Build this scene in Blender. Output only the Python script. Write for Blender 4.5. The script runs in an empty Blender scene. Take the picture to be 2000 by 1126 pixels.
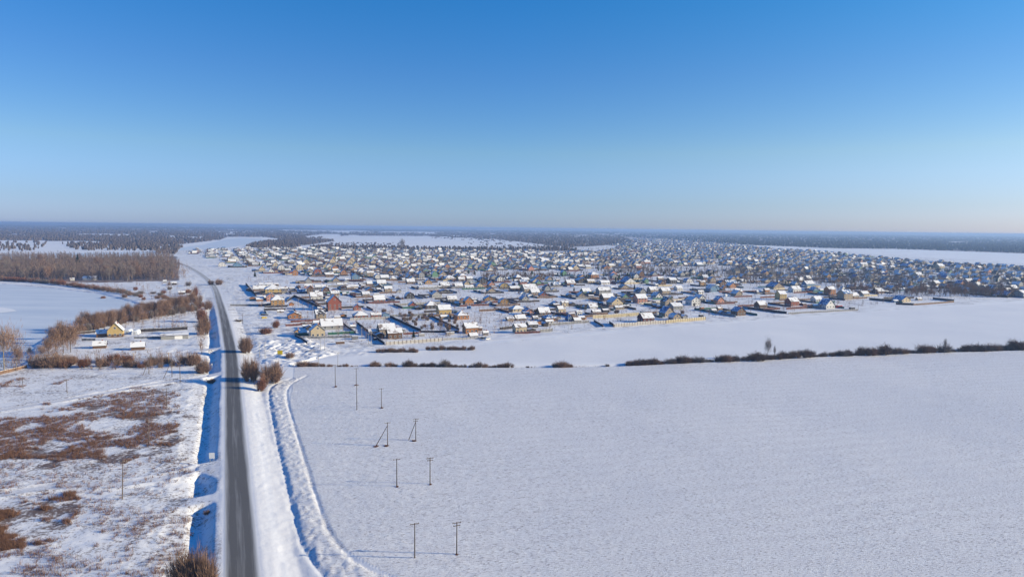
import bpy, math, random
import numpy as np
from mathutils import Matrix, Vector
R = math.radians
rnd = random.Random(7)
nr = np.random.default_rng(11)
scene = bpy.context.scene
# ---------------------------------------------------------------- camera
H = 80.0                      # drone height
F = 1333.0                    # focal length in pixels of the 2000 px wide photo
PITCH, ROLL = math.atan((563-445)/F), math.atan(.0118)
cam = bpy.data.objects.new('camera', bpy.data.cameras.new('camera'))
scene.collection.objects.link(cam)
CM = Matrix.Rotation(math.pi/2-PITCH, 3, 'X') @ Matrix.Rotation(ROLL, 3, 'Z')
cam.matrix_world = Matrix.Translation((0, 0, H)) @ CM.to_4x4()
cam.data.sensor_width = 36.0
cam.data.lens = 36.0*F/2000
cam.data.clip_start, cam.data.clip_end = 1, 200000
scene.camera = cam
scene.render.resolution_x, scene.render.resolution_y = 1024, 576
# ---------------------------------------------------------------- sky, sun, exposure
SUN_EL, SUN_AZ = R(17.5), R(92)           # azimuth clockwise from the view direction (+Y)
W = bpy.data.worlds.new("World"); scene.world = W; W.use_nodes = True
nt = W.node_tree; nt.nodes.clear()
sky = nt.nodes.new('ShaderNodeTexSky'); sky.sky_type = 'NISHITA'; sky.sun_disc = False
sky.sun_elevation, sky.sun_rotation = SUN_EL, SUN_AZ
sky.altitude, sky.air_density, sky.dust_density, sky.ozone_density = 200, 1.0, .3, 2.5
hs = nt.nodes.new('ShaderNodeHueSaturation'); hs.inputs['Saturation'].default_value = 1.22
gm = nt.nodes.new('ShaderNodeGamma'); gm.inputs['Gamma'].default_value = 1.0
bg = nt.nodes.new('ShaderNodeBackground'); bg.inputs['Strength'].default_value = .085
wo = nt.nodes.new('ShaderNodeOutputWorld')
nt.links.new(sky.outputs[0], hs.inputs['Color'])
tcw = nt.nodes.new('ShaderNodeTexCoord'); sxy = nt.nodes.new('ShaderNodeSeparateXYZ'); nt.links.new(tcw.outputs['Generated'], sxy.inputs[0])
mr = nt.nodes.new('ShaderNodeMath'); mr.operation = 'MULTIPLY'; mr.inputs[1].default_value = 2.0; nt.links.new(sxy.outputs['Z'], mr.inputs[0])
cr_ = nt.nodes.new('ShaderNodeValToRGB'); nt.links.new(mr.outputs[0], cr_.inputs[0])      # clean cold winter air: more blue the higher one looks
SK = [(.0, (.56, .80, 1.98)), (.07, (.60, .80, 1.55)), (.212, (.80, .95, 1.27)), (.42, (.62, .94, 1.36)), (.60, (.40, .99, 1.45)), (1.0, (.06, .86, 1.5))]
for i, (p_, c_) in enumerate(SK):
    el = cr_.color_ramp.elements[i] if i < 2 else cr_.color_ramp.elements.new(p_)
    el.position = p_; el.color = (c_[0]/2, c_[1]/2, c_[2]/2, 1)
mx = nt.nodes.new('ShaderNodeMix'); mx.data_type = 'RGBA'; mx.blend_type = 'MULTIPLY'; mx.inputs[0].default_value = 1
nt.links.new(hs.outputs[0], mx.inputs[6]); nt.links.new(cr_.outputs[0], mx.inputs[7])
mx2 = nt.nodes.new('ShaderNodeMapRange'); mx2.inputs[1].default_value = -.65; mx2.inputs[2].default_value = .65
nt.links.new(sxy.outputs['X'], mx2.inputs[0])
cx_ = nt.nodes.new('ShaderNodeValToRGB'); nt.links.new(mx2.outputs[0], cx_.inputs[0])     # paler towards the sun side
for i, (p_, c_) in enumerate([(.0, (.92, .88, .86)), (1.0, (1.34, 1.10, .92)), (.5, (1.0, 1.0, .97))]):
    el = cx_.color_ramp.elements[i] if i < 2 else cx_.color_ramp.elements.new(p_)
    el.position = p_; el.color = (c_[0]/2, c_[1]/2, c_[2]/2, 1)
mx4 = nt.nodes.new('ShaderNodeMix'); mx4.data_type = 'RGBA'; mx4.blend_type = 'MULTIPLY'; mx4.inputs[0].default_value = 1
nt.links.new(mx.outputs[2], mx4.inputs[6]); nt.links.new(cx_.outputs[0], mx4.inputs[7])
mx3 = nt.nodes.new('ShaderNodeVectorMath'); mx3.operation = 'SCALE'; nt.links.new(mx4.outputs[2], mx3.inputs[0]); mx3.inputs['Scale'].default_value = 4.0
nt.links.new(mx3.outputs[0], gm.inputs['Color'])
nt.links.new(gm.outputs[0], bg.inputs[0]); nt.links.new(bg.outputs[0], wo.inputs[0])
sl = bpy.data.lights.new('sun', 'SUN'); sl.energy = 5.0; sl.angle = R(.5); sl.color = (1, .845, .55)
so = bpy.data.objects.new('sun', sl); scene.collection.objects.link(so)
sd = Vector((math.sin(SUN_AZ)*math.cos(SUN_EL), math.cos(SUN_AZ)*math.cos(SUN_EL), math.sin(SUN_EL)))
so.rotation_euler = sd.to_track_quat('Z', 'Y').to_euler()
vs = scene.view_settings; vs.view_transform = 'Standard'; vs.look = 'None'; vs.exposure = .55; vs.gamma = 1
scene.render.film_transparent = False
scene.cycles.volume_bounces = 1
scene.cycles.max_bounces = 6
scene.cycles.diffuse_bounces = 3
HAZE = 1.0e-4

# ---------------------------------------------------------------- photo pixel <-> ground
CMn = np.array(CM)
def g(px, py, z=0.0):
    d = CM @ Vector(((px-1000)/F, -(py-563)/F, -1))
    t = (z-H)/d.z
    return np.array((d.x*t, d.y*t))
def gpoly(pts): return np.array([g(*p) for p in pts])
def project(x, y, z=0):
    p = np.stack([np.asarray(x, float), np.asarray(y, float), np.full(np.shape(x), z-H, float)], -1) @ CMn
    w = np.where(p[..., 2] < -1e-3, -p[..., 2], 1e9)
    return 1000+F*p[..., 0]/w, 563-F*p[..., 1]/w, p[..., 2] < -1e-3
def inpoly(x, y, poly):
    x = np.asarray(x, float); y = np.asarray(y, float); r = np.zeros(x.shape, bool); n = len(poly)
    for i in range(n):
        x0, y0 = poly[i]; x1, y1 = poly[(i+1) % n]
        c = ((y0 > y) != (y1 > y)) & (x < (x1-x0)*(y-y0)/((y1-y0) if y1 != y0 else 1e-9)+x0)
        r ^= c
    return r
def seg_dist(x, y, pts, closed=False):
    """distance to polyline, signed side (+ right of travel), arc length"""
    best = np.full(x.shape, 1e12); side = np.zeros(x.shape); arc = np.zeros(x.shape); L = 0
    n = len(pts)
    for i in range(n if closed else n-1):
        a = pts[i]; b = pts[(i+1) % n]; d = b-a; l = math.hypot(*d); 
        if l < 1e-6: continue
        t = np.clip(((x-a[0])*d[0]+(y-a[1])*d[1])/l/l, 0, 1)
        dd = np.hypot(x-a[0]-t*d[0], y-a[1]-t*d[1])
        m = dd < best
        best = np.where(m, dd, best); side = np.where(m, np.sign((x-a[0])*d[1]-(y-a[1])*d[0]), side)
        arc = np.where(m, L+t*l, arc); L += l
    return best, side, arc
def mpp(px, py): return H/(py-(433.2+.0118*px))     # metres per photo pixel at a ground point
def smooth(a, b, x): t = np.clip((x-a)/(b-a), 0, 1); return t*t*(3-2*t)
_tab = nr.random((256, 256)).astype(np.float32)
def vnoise(x, y):
    xi = np.floor(x).astype(int); yi = np.floor(y).astype(int); fx = x-xi; fy = y-yi
    fx = fx*fx*(3-2*fx); fy = fy*fy*(3-2*fy)
    T = lambda i, j: _tab[(xi+i) & 255, (yi+j) & 255]
    return (T(0, 0)*(1-fx)+T(1, 0)*fx)*(1-fy)+(T(0, 1)*(1-fx)+T(1, 1)*fx)*fy-.5
def catmull(P, n=8):
    P = [np.array(p, float) for p in P]; P = [2*P[0]-P[1]]+P+[2*P[-1]-P[-2]]; out = []
    for i in range(1, len(P)-2):
        for k in range(n):
            t = k/n
            out.append(.5*((2*P[i])+(-P[i-1]+P[i+1])*t+(2*P[i-1]-5*P[i]+4*P[i+1]-P[i+2])*t*t+(-P[i-1]+3*P[i]-3*P[i+1]+P[i+2])*t**3))
    out.append(P[-2]); return np.array(out)
# village axes
AZ = R(66.0)
A = np.array((math.sin(AZ), math.cos(AZ))); B = np.array((-math.cos(AZ), math.sin(AZ)))
ROT = math.atan2(A[1], A[0])

# ---------------------------------------------------------------- object helpers
def link(o, parent=None):
    scene.collection.objects.link(o)
    if parent is not None: o.parent = parent
    return o
def tag(o, label=None, cat=None, group=None, kind=None):
    if label: o['label'] = label
    if cat: o['category'] = cat
    if group: o['group'] = group
    if kind: o['kind'] = kind
    return o
def empty(name, loc, rz=0, s=1):
    o = bpy.data.objects.new(name, None); o.location = loc; o.rotation_euler = (0, 0, rz); o.scale = (s, s, s)
    o.empty_display_size = .5
    return link(o)
def mesh_np(name, V, faces, mats, midx=None, attrs=None, parent=None, smooth_=False, k=None):
    """V (n,3); faces (m,k) array"""
    me = bpy.data.meshes.new(name)
    V = np.asarray(V, np.float32); Fc = np.asarray(faces, np.int32); m, k = Fc.shape
    me.vertices.add(len(V)); me.vertices.foreach_set('co', V.ravel())
    me.loops.add(m*k); me.loops.foreach_set('vertex_index', Fc.ravel())
    me.polygons.add(m); me.polygons.foreach_set('loop_start', np.arange(0, m*k, k, dtype=np.int32))
    me.polygons.foreach_set('loop_total', np.full(m, k, np.int32))
    if midx is not None: me.polygons.foreach_set('material_index', np.asarray(midx, np.int32))
    if smooth_: me.polygons.foreach_set('use_smooth', np.ones(m, bool))
    for mt in mats: me.materials.append(mt)
    for nm, arr in (attrs or {}).items():
        at = me.attributes.new(nm, 'FLOAT_COLOR', 'POINT'); c = np.ones((len(V), 4), np.float32); c[:, :arr.shape[1]] = arr
        at.data.foreach_set('color', c.ravel())
    me.update(calc_edges=True)
    return me
class MB:
    def __init__(s): s.v = []; s.f = []; s.m = []
    def face(s, pts, m=0):
        n = len(s.v); s.v += [tuple(p) for p in pts]; s.f.append(tuple(range(n, n+len(pts)))); s.m.append(m)
    def box(s, x0, x1, y0, y1, z0, z1, m=0, top=None):
        n = len(s.v)
        s.v += [(x0, y0, z0), (x1, y0, z0), (x1, y1, z0), (x0, y1, z0), (x0, y0, z1), (x1, y0, z1), (x1, y1, z1), (x0, y1, z1)]
        for i, q in enumerate(((3, 2, 1, 0), (4, 5, 6, 7), (0, 1, 5, 4), (1, 2, 6, 5), (2, 3, 7, 6), (3, 0, 4, 7))):
            s.f.append(tuple(n+a for a in q)); s.m.append(top if (i == 1 and top is not None) else m)
    def prism(s, prof, y0, y1, m=0, axis='y', ms=None):
        """closed profile (x,z) extruded along y"""
        n = len(s.v); k = len(prof)
        for yy in (y0, y1):
            for (x, z) in prof: s.v.append((x, yy, z) if axis == 'y' else (yy, x, z))
        for i in range(k):
            j = (i+1) % k; s.f.append((n+i, n+j, n+k+j, n+k+i)); s.m.append(ms[i] if ms else m)
        s.f.append(tuple(n+i for i in reversed(range(k)))); s.m.append(m)
        s.f.append(tuple(n+k+i for i in range(k))); s.m.append(m)
    def tube(s, p, q, r0, r1, n=6, m=0):
        p = Vector(p); q = Vector(q); d = (q-p).normalized(); u = d.orthogonal().normalized(); w = d.cross(u); b = len(s.v)
        for c, r in ((p, r0), (q, r1)):
            for i in range(n):
                a = 2*math.pi*i/n; s.v.append(tuple(c+u*(r*math.cos(a))+w*(r*math.sin(a))))
        for i in range(n):
            j = (i+1) % n; s.f.append((b+i, b+j, b+n+j, b+n+i)); s.m.append(m)
        s.f.append(tuple(b+n+i for i in range(n))); s.m.append(m)
    def mesh(s, name, mats):
        me = bpy.data.meshes.new(name); me.from_pydata(s.v, [], s.f)
        for mt in mats: me.materials.append(mt)
        me.polygons.foreach_set('material_index', s.m); me.update(); return me
    def build(s, name, mats, parent=None):
        return link(bpy.data.objects.new(name, s.mesh(name, mats)), parent)
# ---------------------------------------------------------------- materials
def mat(name, rough=.8):
    m = bpy.data.materials.new(name); m.use_nodes = True
    b = m.node_tree.nodes['Principled BSDF']; b.inputs['Roughness'].default_value = rough
    b.inputs['Specular IOR Level'].default_value = .2
    return m, m.node_tree, b
def N(t, typ, **kw):
    n = t.nodes.new(typ)
    for k, v in kw.items():
        if k in n.inputs: n.inputs[k].default_value = v
        else: setattr(n, k, v)
    return n
def L(t, a, b): t.links.new(a, b)
def noise_(t, scale, detail=3, rough=.55, vec=None):
    n = N(t, 'ShaderNodeTexNoise'); n.inputs['Scale'].default_value = scale; n.inputs['Detail'].default_value = detail; n.inputs['Roughness'].default_value = rough
    if vec is not None: L(t, vec, n.inputs['Vector'])
    return n
def ramp(t, fac, p0, p1, c0=(0, 0, 0, 1), c1=(1, 1, 1, 1)):
    r = N(t, 'ShaderNodeValToRGB'); r.color_ramp.elements[0].position = p0; r.color_ramp.elements[1].position = p1
    r.color_ramp.elements[0].color = c0; r.color_ramp.elements[1].color = c1; L(t, fac, r.inputs[0]); return r
def mixc(t, fac, a, b):
    m = N(t, 'ShaderNodeMix', data_type='RGBA')
    for sock, v in ((m.inputs[0], fac), (m.inputs[6], a), (m.inputs[7], b)):
        if isinstance(v, (int, float)): sock.default_value = v
        elif isinstance(v, tuple): sock.default_value = (*v[:3], 1)
        else: L(t, v, sock)
    return m.outputs[2]
def math_(t, op, a, b=0.0, clamp=False):
    m = N(t, 'ShaderNodeMath', operation=op, use_clamp=clamp)
    for s, v in ((m.inputs[0], a), (m.inputs[1], b)):
        if isinstance(v, (int, float)): s.default_value = v
        else: L(t, v, s)
    return m.outputs[0]
SNOW = (.84, .85, .88)
def simple(name, col, var=.25, scale=1.5, rough=.8, bump=0):
    m, t, b = mat(name, rough); tc = N(t, 'ShaderNodeTexCoord').outputs['Object']
    n = noise_(t, scale, 4, .6, tc)
    c = mixc(t, ramp(t, n.outputs[0], .3, .7).outputs[0], tuple(x*(1-var) for x in col), tuple(min(1, x*(1+var)) for x in col))
    L(t, c, b.inputs['Base Color'])
    if bump:
        bp = N(t, 'ShaderNodeBump'); bp.inputs['Strength'].default_value = bump; bp.inputs['Distance'].default_value = .1
        L(t, n.outputs[0], bp.inputs['Height']); L(t, bp.outputs[0], b.inputs['Normal'])
    return m
def wall_mat(name, col, style='siding'):
    m, t, b = mat(name, .75); tc = N(t, 'ShaderNodeTexCoord').outputs['Object']
    n = noise_(t, .7, 4, .6, tc)
    wv = N(t, 'ShaderNodeTexWave', wave_type='BANDS', bands_direction='Z'); wv.inputs['Scale'].default_value = {'siding': 1.6, 'log': 1.1, 'brick': 3.0, 'plaster': .3}[style]
    L(t, tc, wv.inputs['Vector'])
    c = mixc(t, n.outputs[0], tuple(x*.75 for x in col), tuple(min(1, x*1.2) for x in col))
    c2 = mixc(t, math_(t, 'MULTIPLY', ramp(t, wv.outputs[0], .0, .35, (1, 1, 1, 1), (0, 0, 0, 1)).outputs[0], .0 if style == 'plaster' else .35), c, tuple(x*.45 for x in col))
    L(t, c2, b.inputs['Base Color'])
    return m
M = {}
# ground snow ------------------------------------------------------
m, t, b = mat('snow_ground', .55); b.inputs['Specular IOR Level'].default_value = .25
geo = N(t, 'ShaderNodeNewGeometry').outputs['Position']
mp = N(t, 'ShaderNodeMapping', vector_type='POINT'); mp.inputs['Rotation'].default_value = (0, 0, R(-14)); L(t, geo, mp.inputs[0])
pos = mp.outputs[0]
at = N(t, 'ShaderNodeAttribute', attribute_name='mask'); sp = N(t, 'ShaderNodeSeparateColor'); L(t, at.outputs['Color'], sp.inputs[0])
scrub, field, track = sp.outputs[0], sp.outputs[1], sp.outputs[2]
st = N(t, 'ShaderNodeMapping'); st.inputs['Scale'].default_value = (.35, 1.3, 1); L(t, pos, st.inputs[0])
nf = noise_(t, 2.5, 5, .8, st.outputs[0])            # clods along the plough lines
nfine = noise_(t, .9, 5, .75, geo)
nbig = noise_(t, .012, 4, .55, geo)
nmid = noise_(t, .09, 5, .65, geo)
base = mixc(t, ramp(t, nbig.outputs[0], .35, .65).outputs[0], (.765, .78, .825), SNOW)
speck = math_(t, 'MULTIPLY', math_(t, 'MULTIPLY', ramp(t, nf.outputs[0], .53, .62).outputs[0], field), .95)
wl = N(t, 'ShaderNodeTexWave', wave_type='BANDS', bands_direction='Y'); wl.inputs['Scale'].default_value = .045; wl.inputs['Distortion'].default_value = 6; wl.inputs['Detail'].default_value = 4; wl.inputs['Detail Scale'].default_value = .6; L(t, pos, wl.inputs[0])
base = mixc(t, math_(t, 'MULTIPLY', math_(t, 'MULTIPLY', wl.outputs[0], nbig.outputs[0]), math_(t, 'MULTIPLY', field, .55)), base, (.70, .69, .73))
c = mixc(t, speck, base, (.24, .21, .21))
# weeds and bare soil in the scrub
sc1 = math_(t, 'ADD', math_(t, 'MULTIPLY', nmid.outputs[0], .35), math_(t, 'MULTIPLY', nfine.outputs[0], .65))
thr = math_(t, 'SUBTRACT', math_(t, 'ADD', sc1, math_(t, 'MULTIPLY', scrub, .32)), .65)
c = mixc(t, math_(t, 'MULTIPLY', thr, 9.0, True), c, (.155, .108, .088))
c = mixc(t, math_(t, 'MULTIPLY', track, math_(t, 'ADD', nmid.outputs[0], .15)), c, (.66, .67, .72))
# furrows
wv = N(t, 'ShaderNodeTexWave', wave_type='BANDS', bands_direction='Y', wave_profile='SIN'); wv.inputs['Scale'].default_value = .34
wv.inputs['Distortion'].default_value = 3.0; wv.inputs['Detail'].default_value = 2; wv.inputs['Detail Scale'].default_value = 1.2; L(t, pos, wv.inputs[0])
hgt = math_(t, 'ADD', math_(t, 'MULTIPLY', nf.outputs[0], math_(t, 'ADD', math_(t, 'MULTIPLY', field, .55), .12)), math_(t, 'MULTIPLY', wv.outputs[0], math_(t, 'MULTIPLY', field, .06)))
nh = noise_(t, .35, 6, .7, geo)
hgt = math_(t, 'ADD', hgt, math_(t, 'MULTIPLY', nh.outputs[0], math_(t, 'SUBTRACT', .34, math_(t, 'MULTIPLY', field, .27))))
bp = N(t, 'ShaderNodeBump'); bp.inputs['Strength'].default_value = .62; bp.inputs['Distance'].default_value = .7
L(t, hgt, bp.inputs['Height']); L(t, bp.outputs[0], b.inputs['Normal']); L(t, c, b.inputs['Base Color']); M['ground'] = m
# ice
m, t, b = mat('lake_ice', .45); geo = N(t, 'ShaderNodeNewGeometry').outputs['Position']
st = N(t, 'ShaderNodeMapping'); st.inputs['Scale'].default_value = (.25, 1, 1); L(t, geo, st.inputs[0])
n1 = noise_(t, .035, 6, .65, st.outputs[0])
L(t, mixc(t, ramp(t, n1.outputs[0], .38, .62).outputs[0], (.55, .62, .72), (.68, .73, .80)), b.inputs['Base Color'])
bp = N(t, 'ShaderNodeBump'); bp.inputs['Strength'].default_value = .3; bp.inputs['Distance'].default_value = .5
L(t, n1.outputs[0], bp.inputs['Height']); L(t, bp.outputs[0], b.inputs['Normal']); M['ice'] = m
# asphalt: lateral position in attribute 'mask' (R 0..1 across, G = snowiness)
m, t, b = mat('asphalt', .85); at = N(t, 'ShaderNodeAttribute', attribute_name='mask'); sp = N(t, 'ShaderNodeSeparateColor'); L(t, at.outputs['Color'], sp.inputs[0])
cx = N(t, 'ShaderNodeCombineXYZ'); L(t, math_(t, 'MULTIPLY', sp.outputs[0], 7.0), cx.inputs[0]); L(t, math_(t, 'MULTIPLY', sp.outputs[1], 14.0), cx.inputs[1])
ns = noise_(t, 1.1, 4, .7, cx.outputs[0]); ng = noise_(t, 3.0, 3, .7, N(t, 'ShaderNodeNewGeometry').outputs['Position'])
cur = N(t, 'ShaderNodeFloatCurve'); cv = cur.mapping.curves[0]
for x, y in ((.10, .3), (.2, .06), (.30, .0), (.38, .10), (.5, .13), (.6, .10), (.68, .0), (.8, .08), (.9, .45)): cv.points.new(x, y)
cv.points[0].location = (0, 1); cv.points[-1].location = (1, 1); cur.mapping.update(); L(t, sp.outputs[0], cur.inputs['Value'])
sn = math_(t, 'ADD', cur.outputs[0], math_(t, 'MULTIPLY', math_(t, 'SUBTRACT', ns.outputs[0], .5), .75))
sn = math_(t, 'ADD', sn, math_(t, 'MULTIPLY', sp.outputs[2], .45))
asp = mixc(t, ng.outputs[0], (.095, .095, .10), (.14, .14, .145))
L(t, mixc(t, math_(t, 'MULTIPLY', ramp(t, sn, .08, .95).outputs[0], .95), asp, (.74, .76, .8)), b.inputs['Base Color']); M['asphalt'] = m
M['snow'] = simple('lying_snow', SNOW, .04, .8, .5, .25)
m, t, b = mat('roof_snow', .55); tc = N(t, 'ShaderNodeNewGeometry').outputs['Position']; n = noise_(t, .23, 5, .62, tc); n2 = noise_(t, 1.1, 3, .6, tc)
L(t, mixc(t, ramp(t, n.outputs[0], .37, .43, (1, 1, 1, 1), (0, 0, 0, 1)).outputs[0], mixc(t, n2.outputs[0], (.70, .72, .76), SNOW), (.23, .19, .18)), b.inputs['Base Color']); M['roofs'] = m
M['snow_dirty'] = simple('trodden_snow', (.62, .62, .64), .15, .6)
for nm, col, st_ in (('cream', (.50, .41, .28), 'plaster'), ('yellow', (.50, .36, .15), 'siding'), ('ochre', (.43, .25, .10), 'siding'), ('orange', (.38, .17, .07), 'log'),
                     ('brick', (.28, .09, .06), 'brick'), ('pink', (.50, .24, .18), 'plaster'), ('tan', (.34, .27, .20), 'siding'), ('brown', (.14, .08, .05), 'log'),
                     ('grey', (.30, .30, .30), 'siding'), ('white', (.62, .61, .59), 'plaster'), ('green', (.13, .27, .17), 'siding'), ('blue', (.14, .25, .38), 'siding'),
                     ('dark', (.05, .045, .045), 'siding'), ('maroon', (.12, .035, .04), 'siding')):
    M[nm] = wall_mat('wall_'+nm, col, st_)
for nm, col in (('r_snow', None), ('r_blue', (.05, .14, .32)), ('r_dark', (.05, .05, .06)), ('r_red', (.22, .05, .04)), ('r_green', (.05, .14, .09)), ('r_brown', (.10, .06, .045))):
    if col:   # metal roofs with snow lying on them in patches
        m, t, b = mat('metal_roof_'+nm, .45); tc = N(t, 'ShaderNodeTexCoord').outputs['Object']; n = noise_(t, .35, 4, .6, tc)
        L(t, mixc(t, ramp(t, n.outputs[0], .48, .56).outputs[0], col, SNOW), b.inputs['Base Color']); M[nm] = m
M['r_snow'] = M['roofs']
M['eave'] = simple('eave_board', (.10, .07, .055), .3)
M['concrete'] = simple('concrete', (.36, .35, .34), .2, 3)
M['wood'] = simple('pole_wood', (.13, .105, .09), .3, 4)
M['yellow_wood'] = simple('yellow_pole_wood', (.45, .28, .12), .3, 4)
M['glass'] = simple('window_glass', (.035, .045, .06), .2, 1, .15)
M['frame'] = simple('window_frame', (.75, .74, .72), .05)
M['ceramic'] = simple('insulator_ceramic', (.5, .48, .45), .1, 5, .3)
M['metal'] = simple('galvanised_metal', (.45, .46, .48), .2, 3, .4)
M['f_dark'] = simple('fence_dark', (.045, .040, .045), .35, .5); M['f_maroon'] = simple('fence_maroon', (.13, .05, .045), .25, .5)
M['f_brown'] = simple('fence_brown', (.16, .10, .07), .3, .5); M['f_green'] = simple('fence_green', (.03, .11, .085), .25, .5)
M['f_pale'] = simple('fence_pale', (.42, .40, .38), .15, .5); M['f_cream'] = simple('fence_cream', (.44, .38, .26), .12, .5); M['f_grey'] = simple('fence_grey', (.22, .22, .23), .3, .5)
M['yellow_paint'] = simple('yellow_paint', (.8, .55, .02), .08); M['red_paint'] = simple('red_paint', (.4, .06, .05), .2); M['blue_paint'] = simple('blue_paint', (.06, .16, .36), .2)
M['tyre'] = simple('rubber', (.02, .02, .02), .2); M['car_dark'] = simple('car_paint_dark', (.03, .035, .045), .1, 1, .25); M['car_white'] = simple('car_paint_white', (.7, .7, .7), .05, 1, .25)
M['film'] = simple('greenhouse_film', (.68, .72, .78), .08, 1, .3)
def twig(name, col, var=.35):
    m, t, b = mat(name, .9); b.inputs['Specular IOR Level'].default_value = 0
    oi = N(t, 'ShaderNodeObjectInfo'); tc = N(t, 'ShaderNodeNewGeometry').outputs['Position']; n = noise_(t, .35, 3, .6, tc)
    f = math_(t, 'ADD', math_(t, 'MULTIPLY', n.outputs[0], .7), math_(t, 'MULTIPLY', oi.outputs['Random'], .3))
    L(t, mixc(t, f, tuple(x*(1-var) for x in col), tuple(x*(1+var) for x in col)), b.inputs['Base Color']); return m
M['tw_brown'] = twig('twigs_brown', (.215, .14, .105)); M['tw_red'] = twig('twigs_russet', (.20, .095, .06)); M['tw_grey'] = twig('twigs_grey', (.19, .16, .145))
M['tw_wood'] = twig('twigs_wood', (.155, .118, .105)); M['tw_dark'] = twig('twigs_dark', (.14, .10, .085)); M['weed'] = twig('dry_weed', (.19, .108, .078)); M['bark'] = twig('pale_bark', (.30, .27, .24), .4)
M['pine'] = twig('pine_needles', (.025, .045, .03)); M['far_l'] = twig('far_bare_wood', (.10, .082, .078), .5); M['far_r'] = twig('far_pine_wood', (.035, .042, .045), .45)

# ---------------------------------------------------------------- lines and areas, given in photo pixels and laid on the ground
road_px = [(473.5, 1126), (468, 900), (459.5, 800), (452, 700), (445.5, 660), (437, 620), (429, 590), (418.5, 560), (399, 540), (378, 526), (360, 517.5), (342, 512)]
RW = gpoly(road_px)
d0 = (RW[3]-RW[0]); d0 /= np.hypot(*d0)
for i in (1, 2): RW[i] = RW[0]+d0*np.dot(RW[i]-RW[0], d0)     # the near stretch is dead straight
ROADPTS = catmull([RW[0]-d0*460, RW[0]-d0*140]+list(RW)+[RW[-1]+(RW[-1]-RW[-2])*1.5], 8)
def road_z(yy): return 1.1*(1-smooth(560, 820, yy))
LAKE = gpoly([(-900, 548), (-300, 550), (0, 553), (100, 561), (200, 572), (262, 588), (285, 597), (312, 600), (300, 606), (235, 612), (170, 628), (105, 650), (72, 672), (58, 700), (42, 714), (0, 716), (-400, 716), (-1500, 716)])
RIVER = gpoly([(-900, 497), (0, 496), (150, 494), (300, 490.5), (395, 478), (440, 467.5), (470, 465), (508, 466), (516, 469), (480, 478), (440, 484), (352, 489), (300, 496), (200, 503), (0, 506), (-900, 508)])
TRK_L = catmull([g(*p) for p in ((572, 738), (534, 752), (527, 775), (540, 850), (556, 920), (570, 980), (588, 1050), (612, 1095), (650, 1140))], 6)
TRK_R = catmull([g(*p) for p in ((600, 733), (566, 752), (560, 780), (580, 850), (601, 920), (622, 985), (650, 1050), (698, 1098), (780, 1135))], 6)
SMT = catmull([g(*p) for p in ((560, 738), (524, 755), (518, 785), (530, 850), (542, 920), (556, 1000), (572, 1060), (590, 1130))], 6)
SIDE1 = catmull([g(*p) for p in ((436, 731), (395, 737), (300, 750), (200, 768), (100, 785), (0, 801), (-200, 830))], 4)
SIDE2 = catmull([g(*p) for p in ((446, 925), (400, 915), (330, 930), (230, 945), (120, 948), (0, 965), (-200, 1000))], 4)
HEDGE = catmull([g(*p) for p in ((575, 713), (700, 713), (1000, 714), (1150, 713), (1250, 710), (1450, 702), (1600, 694), (1800, 686), (2000, 681), (2250, 668))], 4)
EDGE = catmull([g(*p) for p in ((600, 683), (760, 686), (960, 668), (1100, 655), (1370, 630), (1550, 616), (1800, 598), (2000, 587), (2200, 578))], 4)
LANES = [[(430, 592), (470, 590), (540, 566)], [(436, 619), (480, 619), (640, 612)], [(592, 575), (700, 645), (775, 682)], [(655, 545), (780, 610), (900, 620)], [(700, 690), (960, 662), (1000, 640), (1200, 628)],
         [(930, 635), (1000, 655), (1100, 650)], [(620, 700), (760, 686), (960, 664), (1100, 652), (1370, 629)], [(1120, 530), (1300, 526), (1420, 524)], [(720, 533), (1000, 530)]]
LANESW = [catmull([g(*p) for p in l], 4) for l in LANES]

def hzn(x): return 433.2+.0118*x
F1 = [(-80, 440), (400, 444), (900, 449), (1150, 452), (1150, 456), (1220, 462), (1240, 474), (1110, 484), (1085, 480), (1000, 470), (930, 466), (830, 461), (760, 460), (680, 459.5), (600, 467), (575, 470), (520, 463), (445, 462), (430, 468), (360, 476), (240, 482), (190, 471), (0, 469), (-80, 470)]
F0 = [(-80, hzn(-80)+1.6), (2080, hzn(2080)+1.6), (2080, hzn(2080)+9), (1500, hzn(1500)+9), (1000, hzn(1000)+8), (400, hzn(400)+9), (-80, hzn(-80)+9)]
F2 = [(1150, 453), (1300, 454), (2080, 464), (2080, 496), (2000, 494), (1900, 491), (1750, 486), (1600, 484), (1430, 477), (1350, 472), (1220, 462)]
F3 = [(480, 483), (500, 474), (560, 467), (640, 468), (655, 470), (590, 480), (560, 485)]
F4 = [(600, 483.5), (640, 480), (760, 482), (900, 485), (1100, 483), (1130, 490), (900, 489.5), (600, 486)]
FORESTS = [F1, F2, F3, F4]
CLEAR = [[(540, 447.5), (700, 449.5), (720, 452.5), (560, 451)], [(595, 461), (630, 457), (668, 457), (665, 462), (600, 465)], [(150, 456.5), (265, 457.5), (250, 460), (150, 459.5)], [(1203, 455), (1232, 455), (1228, 457.6), (1200, 457.6)], [(1855, 471.5), (1888, 472), (1880, 475), (1852, 475)], [(930, 448), (1010, 449), (1010, 451), (930, 450)], [(60, 440), (110, 440), (110, 442), (60, 442)], [(330, 462), (400, 463), (390, 465), (330, 464)], [(740, 452), (860, 453), (850, 455), (740, 454.5)]]
def clear_(x, y):
    r = np.zeros(np.shape(x), bool)
    for c in CLEAR: r |= inpoly(x, y, c)
    x = np.asarray(x, float); y = np.asarray(y, float); r |= (vnoise(x/30, y/1.6+7)+.5*vnoise(x/9, y/.8) > .34) & (x < 1150) & (y < 486)
    return r
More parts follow.
